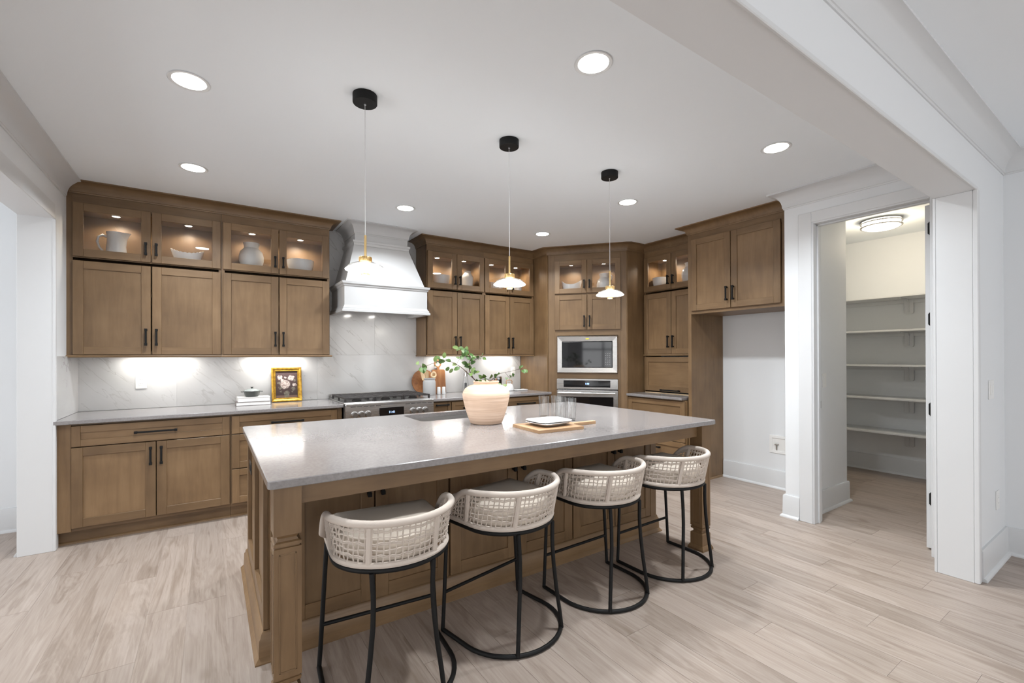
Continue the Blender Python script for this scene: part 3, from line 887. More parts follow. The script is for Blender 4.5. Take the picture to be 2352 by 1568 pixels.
for k, x in enumerate((.085, .150, .212, .668, .736, .800)):
    kb = inst('knob', knob_me, rt, (x, .001, .812), (R(90), 0, 0))
    inst('knob_ring', ring_me, kb, (0, 0, 0))
dp = MB().box(.322, -.004, .765, .572, .006, .862, .002).build('display', ['black_glass'], rt)
def text(s_, size, parent, loc, rot, mat, name='digits'):
    c = bpy.data.curves.new(name, 'FONT'); c.body = s_; c.size = size; c.align_x = 'CENTER'; c.align_y = 'CENTER'; c.extrude = .0004
    c.materials.append(MATS[mat])
    tmp = bpy.data.objects.new(name, c); COL.objects.link(tmp)
    bpy.context.view_layer.update()
    me = bpy.data.meshes.new_from_object(tmp.evaluated_get(bpy.context.evaluated_depsgraph_get()))
    bpy.data.objects.remove(tmp)
    return inst(name, me, parent, loc, rot)
text('11:41', .030, dp, (.447, -.005, .815), (R(90), 0, 0), 'digits')
MB().box(.0, .045, .905, RW, RD-.001, .925, .003).build('cooktop', ['steel'], rt)
MB().box(.0, RD-.030, .925, RW, RD-.001, .966, .004).build('back_guard', ['steel'], rt)
gr = MB()                                      # one grate of three
gw, gd = .288, .54
for x in (.006, gw-.006): gr.box(x-.006, 0, .030, x+.006, gd, .044, .002)
for k in range(9): y = .006+k*(gd-.012)/8; gr.box(0, y-.005, .032, gw, y+.005, .044, .002)
for x in (gw*.28, gw*.5, gw*.72): gr.box(x-.005, .0, .0325, x+.005, gd, .0435, .002)
for x in (.008, gw-.008):
    for y in (.008, gd*.5, gd-.008): gr.box(x-.008, y-.010, .0, x+.008, y+.010, .031, .002)
gr_me = gr.mesh('grate', ['cast_iron'])
for k in range(3): inst('grate', gr_me, rt, (.012+k*.293, .075, .925))
bn_me = MB().lathe([(.045, 0), (.045, .012), (.036, .014), (.036, .022), (0, .024)], 20).mesh('burner', ['cast_iron'])
for k in range(3):
    for y in (.20, .47): inst('burner', bn_me, rt, (.012+k*.293+gw/2, y, .925))

# ---- microwave and wall oven (fronts stand in the tower, local axes of the tower)
def tower_thing(name, label, cat): return thing(name, label, cat, (A.x, A.y, 0), OA)
mt = tower_thing('microwave', 'built-in stainless microwave with black glass front', 'microwave')
mf = MB()
x0, x1, z0, z1 = .110, .864, 1.152, 1.616; gx0, gx1, gz0, gz1 = .176, .800, 1.220, 1.548
mf.loft([[(x0, .0, z0), (x1, .0, z0), (x1, .0, z1), (x0, .0, z1)], [(x0+.01, -.016, z0+.01), (x1-.01, -.016, z0+.01), (x1-.01, -.016, z1-.01), (x0+.01, -.016, z1-.01)],
         [(gx0, -.008, gz0), (gx1, -.008, gz0), (gx1, -.008, gz1), (gx0, -.008, gz1)], [(gx0, .018, gz0), (gx1, .018, gz0), (gx1, .018, gz1), (gx0, .018, gz1)],
         [(x0, .018, z0), (x1, .018, z0), (x1, .018, z1), (x0, .018, z1)], [(x0, .0, z0), (x1, .0, z0), (x1, .0, z1), (x0, .0, z1)]], cap=False)
mf.build('trim_frame', ['steel'], mt)
MB().box(gx0+.006, -.012, gz0+.006, gx1-.006, .20, gz1-.006, .003).build('glass_door', ['black_glass'], mt)
kp = MB()
for r_ in range(7):
    for c_ in range(3): kp.box(.712+c_*.024, -.0128, 1.258+r_*.022, .722+c_*.024, -.0121, 1.264+r_*.022)
kp.build('keypad', ['grey_print'], mt)['kind'] = 'stuff'
MB().box(.474, -.0172, 1.572, .514, -.0158, 1.586).build('energy_sticker', ['sticker'], mt)
vt_ = tower_thing('wall_oven', 'stainless wall oven with long bar handle under the microwave', 'oven')
x0, x1 = .110, .864
MB().box(x0, -.014, .952, x1, .20, 1.080, .003).build('control_panel', ['steel'], vt_)
od = MB().box(.197, -.018, .978, .772, -.010, 1.062, .002).build('display', ['black_glass'], vt_)
text('1:00', .030, od, (.490, -.0185, 1.020), (R(90), 0, 0), 'digits')
MB().box(x0, -.016, .33, x1, .20, .942, .004).build('door', ['steel'], vt_)
MB().box(.17, -.019, .42, .808, -.012, .860, .003).build('window', ['black_glass'], vt_)
hp = [( .13+.70*i/16, -.045-.018*math.sin(PI*i/16), .905) for i in range(17)]
MB().tube(hp, .016, 12).tube([(.15, -.05, .905), (.15, -.014, .905)], .010, 8).tube([(.81, -.05, .905), (.81, -.014, .905)], .010, 8).build('handle', ['steel'], vt_)

# ================================================================== ISLAND
IX0, IX1, IY0, IY1 = .170, 2.955, 1.838, 3.405
it = thing('island', 'large brown kitchen island with square legs and shaker doors', 'kitchen island', (IX0, IY0, 0))
ax, ay = IX0, IY0
BX0, BX1, BY0, BY1 = .215, 2.872, 2.318, 3.370          # cabinet block in world metres
def L_(x, y): return (x-ax, y-ay)
def ibox(mb, x0, y0, z0, x1, y1, z1, c=.001): mb.box(x0-ax, y0-ay, z0, x1-ax, y1-ay, z1, c); return mb
b_ = MB(); ibox(b_, BX0, BY0, .10, BX1, BY0+.02, .88, 0); ibox(b_, BX0, BY1-.02, .10, BX1, BY1, .88, 0); ibox(b_, BX1-.02, BY0+.02, .10, BX1, BY1-.02, .88, 0); ibox(b_, BX0, BY0+.02, .10, BX0+.02, BY1-.02, .88, 0)
b_.build('cabinet_block', ['wood_v'], it)
for k, (x0, x1) in enumerate(((.300, .690), (.698, 1.105), (1.118, 1.570), (1.577, 2.020), (2.032, 2.425), (2.432, 2.826))):
    dd = door(it, x0-ax, x1-ax, .135, .868, BY0-.020-ay, 'r' if k % 2 == 0 else 'l', .735, H_V, sw=.066)
# paneled left end
ep = MB(); xx = BX0-.020
for (y0, y1) in ((BY0-.0, BY0+.075), ((BY0+BY1)/2-.04, (BY0+BY1)/2+.04), (BY1-.075, BY1)): ibox(ep, xx, y0, .13, BX0-.0005, y1, .88)
ep.mat(1)
for (z0, z1) in ((.13, .215), (.805, .88)):
    for (y0, y1) in ((BY0+.075, (BY0+BY1)/2-.04), ((BY0+BY1)/2+.04, BY1-.075)): ibox(ep, xx+.0004, y0, z0, BX0-.0005, y1, z1)
ep.build('end_frame', ['wood_v', 'wood_d'], it)
ep2 = MB(); xx = BX1
for (y0, y1) in ((BY0, BY0+.075), ((BY0+BY1)/2-.04, (BY0+BY1)/2+.04), (BY1-.075, BY1)): ibox(ep2, xx+.0005, y0, .13, xx+.02, y1, .88)
ep2.mat(1)
for (z0, z1) in ((.13, .215), (.805, .88)):
    for (y0, y1) in ((BY0+.075, (BY0+BY1)/2-.04), ((BY0+BY1)/2+.04, BY1-.075)): ibox(ep2, xx+.0005, y0, z0, xx+.0196, y1, z1)
ep2.build('end_frame', ['wood_v', 'wood_d'], it)
BM = [(0, 0), (.036, 0), (.036, .006), (.024, .020), (.020, .024), (.018, .098), (.012, .106), (.010, .118), (.004, .128), (0, .130)]
p0 = [L_(BX0-.020, BY0-.004), L_(BX1+.02, BY0-.004), L_(BX1+.02, BY1), L_(BX0-.020, BY1)]
MB().sweep(p0, BM, -1, closed=True).build('base_moulding', ['wood_h'], it)
ap = MB(); ibox(ap, .287, 1.912, .796, 2.840, 1.936, .881)
ap.build('apron', ['wood_h'], it)
ap = MB(); ibox(ap, .210, 1.972, .796, .234, BY0-.001, .881); ap.build('apron', ['wood_d'], it)
ap = MB(); ibox(ap, 2.876, 1.972, .796, 2.900, BY0-.001, .881); ap.build('apron', ['wood_d'], it)
lh = .0475
LEV = [(0, .062), (.012, .060), (.030, lh+.004), (.034, lh), (.112, lh), (.118, lh-.004), (.122, lh-.012), (.130, lh-.016), (.138, lh-.012), (.142, lh-.003), (.155, lh-.001), (.157, lh-.006), (.161, lh-.006), (.163, lh),
       (.648, lh), (.650, lh-.006), (.654, lh-.006), (.656, lh), (.668, lh), (.672, lh-.010), (.682, lh-.015), (.692, lh-.010), (.696, lh), (.881, lh)]
def leg(x, y):
    l = MB().squares(x-ax, y-ay, LEV).build('leg', ['wood_v'], it)
    for dx, dy in ((0, -1), (-1, 0), (1, 0), (0, 1)):        # beaded panel on each face
        m_ = MB(); a0, a1, z0, z1 = -.030, .030, .185, .628; q = .0022
        def bar(u0, u1, za, zb):
            if dx == 0: m_.box(x-ax+u0, y-ay+dy*(lh-.001), za, x-ax+u1, y-ay+dy*(lh+q), zb, .0008)
            else: m_.box(x-ax+dx*(lh-.001), y-ay+u0, za, x-ax+dx*(lh+q), y-ay+u1, zb, .0008)
        bar(a0, a0+.005, z0, z1); bar(a1-.005, a1, z0, z1); bar(a0, a1, z0, z0+.005); bar(a0, a1, z1-.005, z1)
        m_.build('bead', ['wood_v'], l)
leg(.2395, 1.9225); leg(2.8895, 1.9225)
# pilaster corner on the seat side
for x in (.252, 2.845):
    MB().box(x-.030-ax, BY0-.024-ay, .13, x+.030-ax, BY0-.001-ay, .88, .001).build('pilaster', ['wood_v'], it)

# worktop with sink cut-out
SX0, SX1, SY0, SY1 = 1.215, 1.935, 2.935, 3.335
isl = MB(); slab_hole(isl, rrect(IX0, IY0, IX1, IY1, .018), rrect(SX0, SY0, SX1, SY1, .05), .882, CT, .003)
isl = isl.build('island_worktop', ['quartz'])
tag(isl, 'large grey quartz island worktop with sink cut-out', 'countertop')
sk = MB()
o_ = rrect(SX0-.004, SY0-.004, SX1+.004, SY1+.004, .054); i_ = rrect(SX0+.012, SY0+.012, SX1-.012, SY1-.012, .045)
def at_z(pts, z): return [(x, y, z) for x, y in pts]
sk.loft([at_z(o_, .8815), at_z(o_, .66), at_z(i_, .655), at_z(i_, .668), at_z(rrect(SX0+.004, SY0+.004, SX1-.004, SY1-.004, .05), .68), at_z(rrect(SX0+.003, SY0+.003, SX1-.003, SY1-.003, .05), .8815), at_z(o_, .8815)], cap=False)
sk.add(at_z(i_, .668), [tuple(range(len(i_)))]); sk.add(at_z(i_, .655), [tuple(range(len(i_)))])
st = sk.build('sink', ['sink_steel'])
tag(st, 'stainless undermount sink in the island beside the vase', 'sink')
MB().lathe([(.045, .6685), (.043, .6705), (.03, .671), (0, .669)], 20, (SX0+SX1)/2, SY1-.1).build('drain', ['chrome'], st)
# black outlet on the island end
ob = MB().box(-.004, -.058, -.035, 0, .058, .035, .002).build('outlet', ['black_plastic'], None, (BX0-.0205, 3.05, .72))
tag(ob, 'black outlet on the end panel of the island', 'outlet')
MB().box(-.006, -.040, -.016, -.0035, .040, .016, .001).build('socket', ['black_metal'], ob)

# ================================================================== STOOLS
def upath(hw, yf_, ys, yb, z, n=18, ns=4):
    pts = [(-hw, yf_+(ys-yf_)*i/ns, z) for i in range(ns)]
    for i in range(n+1):
        a = PI+PI*i/n
        pts.append((hw*math.cos(a), ys+(ys-yb)*math.sin(a), z))
    pts += [(hw, ys+(yf_-ys)*(i+1)/ns, z) for i in range(ns)]
    return pts
def resample(pts, n):
    P = [Vector(p) for p in pts]; d = [0]
    for a, b in zip(P, P[1:]): d.append(d[-1]+(b-a).length)
    out = []; k = 0
    for i in range(n):
        s_ = d[-1]*i/(n-1)
        while k < len(d)-2 and d[k+1] < s_: k += 1
        out.append(P[k].lerp(P[k+1], (s_-d[k])/max(1e-9, d[k+1]-d[k])))
    return out
ZR, ZT = .548, .736                          # seat ring, top rail
NS = 121
low = resample(upath(.236, .005, -.19, -.405, ZR+.030), NS)
top = resample(upath(.258, -.035, -.19, -.438, ZT), NS)
for i, p in enumerate(top):                  # arms dip at the front
    e = min(i, NS-1-i)/18.
    if e < 1: p.z -= .115*(1-e)**2.2
    p.z -= .018*max(0., (p.y+.30)/.27)
def wp_(s_, t_):                             # point on the woven shell; s along, t up
    x = s_*(NS-1); i = min(int(x), NS-2); f = x-i
    a = low[i].lerp(low[i+1], f); b = top[i].lerp(top[i+1], f)
    p = a.lerp(b, t_); return p
def stool_meshes():
    M = {}
    base = MB().tube(upath(.268, 0, -.19, -.455, .011, 22), .0105, 10); M['base_ring'] = base.mesh('base_ring', ['black_metal'])
    M['leg_f'] = MB().tube([(-.268, 0, .008), (-.262, 0, .10), (-.236, .004, ZR-.004)], .0098, 10).mesh('leg', ['black_metal'])
    M['leg_fr'] = MB().tube([(.268, 0, .008), (.262, 0, .10), (.236, .004, ZR-.004)], .0098, 10).mesh('leg', ['black_metal'])
    for k, e in (('leg_b', -1), ('leg_br', 1)):
        pts = [(e*.157, -.412, .012), (e*.150, -.408, .08), (e*.132, -.398, .22), (e*.120, -.392, .34), (e*.116, -.387, .44), (e*.122, -.384, ZR-.004)]
        M[k] = MB().tube(resample(pts, 14), .0098, 10).mesh('leg', ['black_metal'])
    M['footrest'] = MB().tube([(-.256, 0, .190), (.256, 0, .190)], .0085, 10).mesh('footrest', ['black_metal'])
    ringp = upath(.236, .005, -.19, -.405, ZR, 22)
    M['seat_ring'] = MB().tube(ringp, .0105, 10, closed=True).mesh('seat_ring', ['black_metal'])
    M['lower_rail'] = MB().tube([wp_(i/80, 0)-Vector((0, 0, .010)) for i in range(81)], .0125, 8).mesh('lower_rail', ['rope'])
    tr = [wp_(0, t_) for t_ in (0, .35, .7)]+[wp_(i/80, 1) for i in range(81)]+[wp_(1, t_) for t_ in (.7, .35, 0)]
    M['top_rail'] = MB().tube(tr, .0150, 10).mesh('top_rail', ['rope'])
    for k, s_ in enumerate((.14, .375, .625, .86)):
        M['back_post%d' % k] = MB().tube([wp_(s_, t_) for t_ in (-.02, .35, .7, 1)], .0125, 8).mesh('back_post', ['rope'])
    wv = MB(); nv = 46
    def out(p):
        d = p-Vector((0, -.17, p.z)); d.z = 0; d.normalize(); return d
    for i in range(nv):                      # upright cords
        s0 = (i+.6)/(nv+.2)
        wv.tube([wp_(s0+.0016*math.sin(i*2.3+j), j/6)+out(wp_(s0, j/6))*(.0026*(1 if (j+i) % 2 else -1)) for j in range(7)], .0031, 5, caps=False)
    for r_ in range(5):                      # level cords, some doubled
        t0 = .16+.165*r_
        for q in ((-1, 1) if r_ in (0, 2, 4) else (0,)):
            pts = []
            for j in range(0, nv*2+1):
                s_ = .012+.976*j/(nv*2)
                p = wp_(s_, t0+q*.022+.016*math.sin(j*.55+r_*2.1)+.008*math.sin(j*1.7))
                pts.append(p+out(p)*(.003*math.cos(PI*j/2+PI*r_)))
            wv.tube(pts, .0029, 5, caps=False)
    M['woven_cords'] = wv.mesh('woven_cords', ['rope'])
    cu = MB(); rings = []
    for sc, z in ((.80, .562), (.93, .566), (.985, .585), (1., .61), (.995, .635), (.96, .658), (.86, .672), (.6, .678), (.2, .680)):
        rings.append([(x*sc*.965, -.19+(y+.19)*sc*.965, z) for x, y, _ in resample(upath(.236, .03, -.17, -.405, 0, 22), 49)])
    cu.loft(rings, True, True)
    M['cushion'] = cu.mesh('cushion', ['linen'])
    return M
SM = stool_meshes()
SNAME = {'leg_f': 'leg', 'leg_fr': 'leg', 'leg_b': 'leg', 'leg_br': 'leg', 'back_post0': 'back_post', 'back_post1': 'back_post', 'back_post2': 'back_post', 'back_post3': 'back_post'}
for label, (x, y), a in (('woven rope bar stool nearest the camera, first along the island', (.659, 2.089), -4.8),
                         ('woven rope bar stool turned slightly away, second along the island', (1.2185, 2.11), 11.5),
                         ('woven rope bar stool third along the island', (1.895, 2.113), 1.9),
                         ('woven rope bar stool by the far island leg', (2.502, 2.10), 1.4)):
    t = thing('bar_stool', label, 'stool', (x, y, 0), R(a), 'bar stools at the island')
    for k, me in SM.items():
        o = inst(SNAME.get(k, k), me, t)
        if k == 'woven_cords': o['kind'] = 'stuff'

# ================================================================== LIGHTS
def pendant(label, x, y):
    t = thing('pendant_lamp', label, 'lamp', (x, y, 0), 0, 'pendant lamps over the island')
    MB().lathe([(.0, CEIL-.046), (.060, CEIL-.046), (.062, CEIL-.043), (.062, CEIL-.001), (0, CEIL-.001)], 32).build('canopy', ['black_metal'], t)
    MB().lathe([(0, CEIL-.052), (.006, CEIL-.052), (.007, CEIL-.046), (0, CEIL-.0455)], 12).build('cord_grip', ['chrome'], t)
    MB().tube([(0, 0, CEIL-.05), (0, 0, 1.995)], .0016, 6).build('cord', ['cord'], t)
    MB().lathe([(0, 1.886), (.0062, 1.886), (.0062, 1.998), (.003, 2.001), (0, 2.001)], 14).build('stem', ['brass'], t)
    hub = MB().lathe([(0, 1.862), (.031, 1.862), (.032, 1.864), (.032, 1.884), (.031, 1.886), (0, 1.887)], 28)
    for i in range(28):
        a = 2*PI*i/28; hub.tube([(.032*math.cos(a), .032*math.sin(a), 1.864), (.032*math.cos(a), .032*math.sin(a), 1.884)], .0014, 4)
    hub.build('hub', ['brass'], t)
    MB().lathe([(.030, 1.862), (.050, 1.856), (.078, 1.845), (.088, 1.838), (.092, 1.832), (.090, 1.828), (.084, 1.830), (.074, 1.841), (.048, 1.852), (.030, 1.858)], 40, cap=False, close=True).build('glass_shade', ['pendant_glass'], t)
    MB().lathe([(.0, 1.858), (.026, 1.856), (.060, 1.843), (.094, 1.827), (.102, 1.820), (.100, 1.816), (.070, 1.814), (.022, 1.812), (.0, 1.812)], 40).build('diffuser', ['glow_acrylic'], t)
    tb = MB().lathe([(.019, 1.792), (.0205, 1.792), (.0205, 1.812), (.019, 1.812)], 24, cap=False, close=True).build('collar', ['brass'], t)
    MB().lathe([(0, 1.797), (.0188, 1.797), (.0188, 1.811), (0, 1.811)], 20).build('bulb', ['bulb'], tb)
    lamp('pendant_light', 'AREA', (x, y, 1.786), 4, (1, .95, .88), size=.16)
    lamp('pendant_ceiling_fill', 'AREA', (x, y, 1.892), .35, (.95, .98, 1), rot=(PI, 0, 0), size=.17)  # added uplight above the shade, brightens the ceiling
pendant('glass pendant lamp nearest the left cabinets', .674, 2.388)
pendant('glass pendant lamp in the middle above the vase', 1.578, 2.386)
pendant('glass pendant lamp nearest the oven tower', 2.478, 2.388)

CANS = [(-.087, 2.746, 'recessed ceiling light at the upper left, above the left cabinets'), (-.104, 3.987, 'recessed ceiling light closest to the left cabinet crown'), (1.496, 4.0, 'recessed ceiling light in front of the range hood'),
        (1.492, 1.538, 'large recessed ceiling light at top centre'), (3.094, 2.762, 'recessed ceiling light beyond the third pendant'), (3.094, 4.006, 'recessed ceiling light before the oven tower'), (3.106, 1.499, 'recessed ceiling light near the pantry crown')]
for x, y, lab in CANS:
    t = thing('recessed_light', lab, 'ceiling light', (x, y, CEIL), 0, 'recessed lights in the kitchen ceiling')
    MB().lathe([(.070, -.001), (.088, -.001), (.090, -.003), (.086, -.006), (.072, -.004)], 36, cap=False, close=True).build('trim_ring', ['trim_paint'], t)
    MB().lathe([(0, -.0025), (.071, -.0025), (.071, -.0012), (0, -.0012)], 32).build('lens', ['bulb'], t)
    lamp('can_light', 'AREA', (x, y, CEIL-.008), 17, (.90, .955, 1.0), size=.13, spread=138)

def puck(label, x, y, z, p=8.):
    t = thing('puck_light', label, 'cabinet light', (x, y, z), 0, 'puck lights in the glazed cabinets')
    MB().lathe([(.026, 0), (.031, 0), (.031, -.007), (.027, -.009), (.026, -.007)], 20, cap=False, close=True).build('bezel', ['nickel'], t)
    MB().lathe([(0, -.0075), (.0262, -.0075), (.0262, -.001), (0, -.001)], 18).build('lens', ['puck_face'], t)
    lamp('puck_lamp', 'SPOT', (x, y, z-.012), p, (1, .86, .68), size=.02, spot=160, blend=.5)
ZK = 2.5485
for lab, x in (('above the white pitcher', -.656), ('above the scalloped boat dish', -.165), ('above the round white jar left of the hood', .330), ('above the wide white bowl left of the hood', .754),
               ('above the small white bowl right of the hood', 2.247), ('above the white jug right of the hood', 2.606), ('above the ribbed shell dish', 3.003), ('above the small white cup', 3.376)):
    puck('small puck light '+lab, x, 4.965, ZK)
def tow(x, y):
    return A.x+x*math.cos(OA)-y*math.sin(OA), A.y+x*math.sin(OA)+y*math.cos(OA)
for lab, x in (('above the white saddle bowl in the oven tower', .268), ('above the handled jar in the oven tower', .684)):
    p = tow(x, .19); puck('small puck light '+lab, p[0], p[1], ZK)
puck('small puck light above the bowl beside the refrigerator cabinet', 4.67, 3.572, ZK)
puck('small puck light beside the refrigerator cabinet, half hidden', 4.67, 3.17, ZK)

def strip(label, x0, x1, y, p):
    t = thing('under_cabinet_light', label, 'cabinet light', ((x0+x1)/2, y, 1.389), 0, 'strip lights under the wall cabinets')
    h = (x1-x0)/2
    MB().box(-h, -.018, -.010, h, .018, -.001, .002).build('housing', ['white_plastic'], t)
    MB().box(-h+.01, -.012, -.0125, h-.01, .012, -.0095).build('lens', ['strip_face'], t)
    lamp('strip_lamp', 'AREA', ((x0+x1)/2, y, 1.375), p, (1, .96, .90), size=x1-x0-.02, size_y=.02)
strip('white strip light under the cabinet beside the left wall', -.62, -.14, 5.03, 2.0)
strip('white strip light under the cabinet left of the hood', .28, .80, 5.03, 2.0)
strip('white strip light under the cabinet right of the hood', 2.22, 2.62, 5.03, 1.5)
strip('white strip light under the cabinet beside the oven tower', 2.98, 3.42, 5.03, 1.5)

# ---- pantry: lamp, shelves, door
t = thing('flush_mount_lamp', 'round double-ring flush lamp on the pantry ceiling', 'lamp', (5.66, 1.715, CEIL))
MB().lathe([(0, -.001), (.155, -.001), (.155, -.055), (.150, -.075), (.12, -.088), (0, -.092)], 40).build('diffuser', ['pantry_diffuser'], t)
for z in (-.022, -.060): MB().lathe([(.156, z), (.170, z), (.172, z-.006), (.170, z-.012), (.156, z-.012)], 40, cap=False, close=True).build('ring', ['nickel'], t)
MB().lathe([(.150, -.0005), (.165, -.0005), (.165, -.012), (.15, -.012)], 40, cap=False, close=True).build('rim', ['nickel'], t)
lamp('pantry_light', 'POINT', (5.66, 1.715, CEIL-.20), 12, (1, .85, .62), size=.12)
for k, (z, pos) in enumerate(((1.993, 'topmost'), (1.622, 'second from the top'), (1.238, 'middle'), (.872, 'second from the bottom'), (.495, 'lowest'))):
    t = thing('pantry_shelf', 'white wall shelf in the pantry, %s of five' % pos, 'shelf', (6.548, 1.9, z), 0, 'white pantry shelves')
    MB().box(-.378, -1.05, 0, 0, 1.295, .020, .002).build('board', ['trim_paint'], t)
    MB().box(-.022, -1.05, -.045, -.001, 1.295, -.0005, .002).build('cleat', ['trim_paint'], t)
    bk = MB()
    for yb_ in (-.17,):
        pr = rrect(yb_-.042, -.165, yb_+.042, -.0005-.0, .018, 4)
        bk.loft([[(-.0235, a, b) for a, b in pr], [(-.0225+.0015-.004, a, b) for a, b in pr], [(-.001, a, b) for a, b in pr]])
        bk.tube([(-.026, yb_, -.15), (-.026, yb_, -.035), (-.06, yb_, -.008), (-.30, yb_, -.006)], .006, 6)
    bk.build('bracket', ['trim_paint'], t)
d1 = MB()
d1.box(XS+.128, .985, .012, XS+.83, 1.020, 2.415, .002)
d1 = struct('door_1', d1, ['trim_paint'])
for z in (2.25, 1.615, .985, .359):
    h = MB().loft([[(XS+q, .980, z-.047), (XS+q, .994, z-.047), (XS+q, 1.0035, z-.036), (XS+q, 1.0035, z+.036), (XS+q, .994, z+.047), (XS+q, .980, z+.047)] for q in (.121, .1279)])
    h.tube([(XS+.119, .978, z-.047), (XS+.119, .978, z+.047)], .006, 8)
    h.build('hinge', ['black_metal'], d1)
sp = MB().box(XS+.086, YD1-.002, .93, XS+.11, YD1+.0008, .99, .0005).build('strike_plate', ['black_metal'], d1)

# ---- plates on the walls
def wall_plate(name, label, cat, loc, rz, wd, ht_, kind):
    """local: front faces -y"""
    t = thing(name, label, cat, loc, rz)
    MB().box(-wd/2, -.006, -ht_/2, wd/2, -.0005, ht_/2, .002).build('plate', ['white_plastic'], t)
    if kind == 'outlet':
        f = MB().box(-.017, -.0085, -.033, .017, -.0055, .033, .001).build('receptacle', ['white_plastic'], t)
        sl = MB()
        for z in (-.018, .018):
            sl.box(-.008, -.0088, z-.004, -.006, -.0083, z+.004).box(.006, -.0088, z-.003, .008, -.0083, z+.003)
        sl.build('slots', ['black_plastic'], f)['kind'] = 'stuff'
    else:
        n = kind
        for i in range(n):
            x = (i-(n-1)/2)*.046
            MB().box(x-.016, -.0095, -.033, x+.016, -.0055, .033, .0015).build('rocker', ['white_plastic'], t)
wall_plate('wall_outlet', 'white outlet on the marble below the left wall cabinet', 'outlet', (-.511, YB-.011, 1.153), 0, .080, .125, 'outlet')
wall_plate('wall_outlet', 'white outlet on the marble beside the oven tower', 'outlet', (3.440, YB-.011, 1.162), 0, .075, .122, 'outlet')
wall_plate('light_switch', 'white double switch on the wall right of the pantry', 'switch', (4.15, YP2, 1.142), 0, .120, .122, 2)
wall_plate('wall_outlet', 'white outlet low on the wall right of the pantry', 'outlet', (4.31, YP2, .408), 0, .075, .122, 'outlet')
wall_plate('light_switch', 'white switch just inside the pantry', 'switch', (4.49, 1.775, 1.145), 0, .072, .120, 1)
t = thing('water_supply_box', 'white recessed water supply box low in the refrigerator niche', 'supply box', (XW, 2.325, .45), R(-90))
wb = MB(); o4 = lambda a, y: [(-a, y, -a), (a, y, -a), (a, y, a), (-a, y, a)]
wb.loft([o4(.092, -.001), o4(.090, -.006), o4(.064, -.006), o4(.062, -.001)], cap=False)
wb.build('flange', ['white_plastic'], t)
MB().box(-.063, -.0010, -.063, .063, -.0003, .063).build('back_plate', ['cover_white'], t)
MB().tube([(-.02, -.006, -.055), (-.02, -.006, -.01), (-.02, -.006, .0)], .007, 8).tube([(-.042, -.008, .002), (.002, -.008, .004)], .006, 8).build('valve', ['nickel'], t)

# ================================================================== DISHES BEHIND GLASS
ZD_ = Z_GB+.0425
def pot(name, label, cat, prof, x, y, z, mat='porcelain', group=None, n=36, **k):
    o = MB().lathe(prof, n, **k).build(name, [mat], None, (x, y, z))
    return tag(o, label, cat, group)
def bowl_prof(r, h, foot=.55, t_=.006):
    pr = [(0, 0), (r*foot, 0)]
    for i in range(1, 7): a = i/6; pr.append((r*(foot+(1-foot)*math.sin(a*PI/2)**.8), h*a))
    pr += [(r-t_, h)]
    for i in range(5, 0, -1): a = i/6; pr.append((r*(foot+(1-foot)*math.sin(a*PI/2)**.8)-t_, max(h*a, t_)))
    pr.append((0, t_)); return pr
def saddle(label, x, y, z, hx, hy, h_end, h_low, rz=0, scallop=0, name='boat_dish'):
    mb = MB(); n = 48; rings = []
    def rim(a): return h_low+(h_end-h_low)*abs(math.cos(a))**2.2+(scallop*abs(math.sin(a*12)) if scallop else 0)
    for sc, t_ in ((.45, 0.), (.62, .08), (.80, .35), (.92, .68), (1., 1.), (.965, 1.), (.88, .70), (.74, .38), (.56, .16), (.1, .12)):
        rings.append([(hx*sc*math.cos(2*PI*i/n), hy*sc*math.sin(2*PI*i/n), rim(2*PI*i/n)*t_) for i in range(n)])
    mb.loft(rings, True, True)
    o = mb.build(name, ['porcelain'], None, (x, y, z), rz)
    return tag(o, label, 'bowl')
t = thing('pitcher', 'white ceramic pitcher behind glass at the far left', 'pitcher', (-.655, 4.965, ZD_))
n = 40; rings = []
for r_, z in ((.060, 0), (.068, .01), (.067, .05), (.062, .11), (.060, .15), (.062, .185), (.066, .205), (.061, .203), (.057, .17), (.057, .05), (.05, .01)):
    ring = []
    for i in range(n):
        a = 2*PI*i/n; sp_ = max(0, math.cos(a))**8*max(0, (z-.13)/.075)*.030
        ring.append(((r_+sp_)*math.cos(a), (r_+sp_*.2)*math.sin(a), z+sp_*.15))
    rings.append(ring)
MB().loft(rings, True, True).build('body', ['porcelain'], t)
MB().tube([(-.060+.125*0-.0, 0, .165), (-.085, 0, .178), (-.112, 0, .160), (-.120, 0, .120), (-.108, 0, .075), (-.085, 0, .045), (-.064, 0, .030)], [.010, .010, .009, .009, .008, .008, .009], 10).build('handle', ['porcelain'], t)
saddle('white scalloped boat-shaped dish behind glass beside the pitcher', -.172, 4.965, ZD_, .122, .062, .120, .088, 0, .006)
JAR = [(0, 0), (.070, 0), (.088, .03), (.104, .085), (.104, .125), (.092, .17), (.068, .195), (.060, .205), (.062, .225), (.070, .252), (.064, .252), (.055, .222), (.052, .2), (.08, .16), (.092, .1), (.06, .01), (0, .008)]
pot('jar', 'round pale stoneware jar behind glass left of the hood', 'jar', JAR, .324, 4.965, ZD_, 'porcelain_matte')
pot('bowl', 'wide white bowl behind glass left of the hood', 'bowl', bowl_prof(.125, .135, .66), .754, 4.965, ZD_)
pot('bowl', 'small white bowl behind glass right of the hood', 'bowl', bowl_prof(.105, .135, .62), 2.300, 4.965, ZD_)
pot('jug', 'white stoneware jug with sloped neck behind glass right of the hood', 'jug', [(0, 0), (.058, 0), (.066, .04), (.075, .12), (.070, .155), (.048, .190), (.040, .205), (.044, .222), (.038, .222), (.034, .2), (.06, .15), (.06, .02), (0, .01)], 2.655, 4.965, ZD_, 'porcelain_matte')
sh = MB(); rings = []; n = 72                # ribbed shell dish
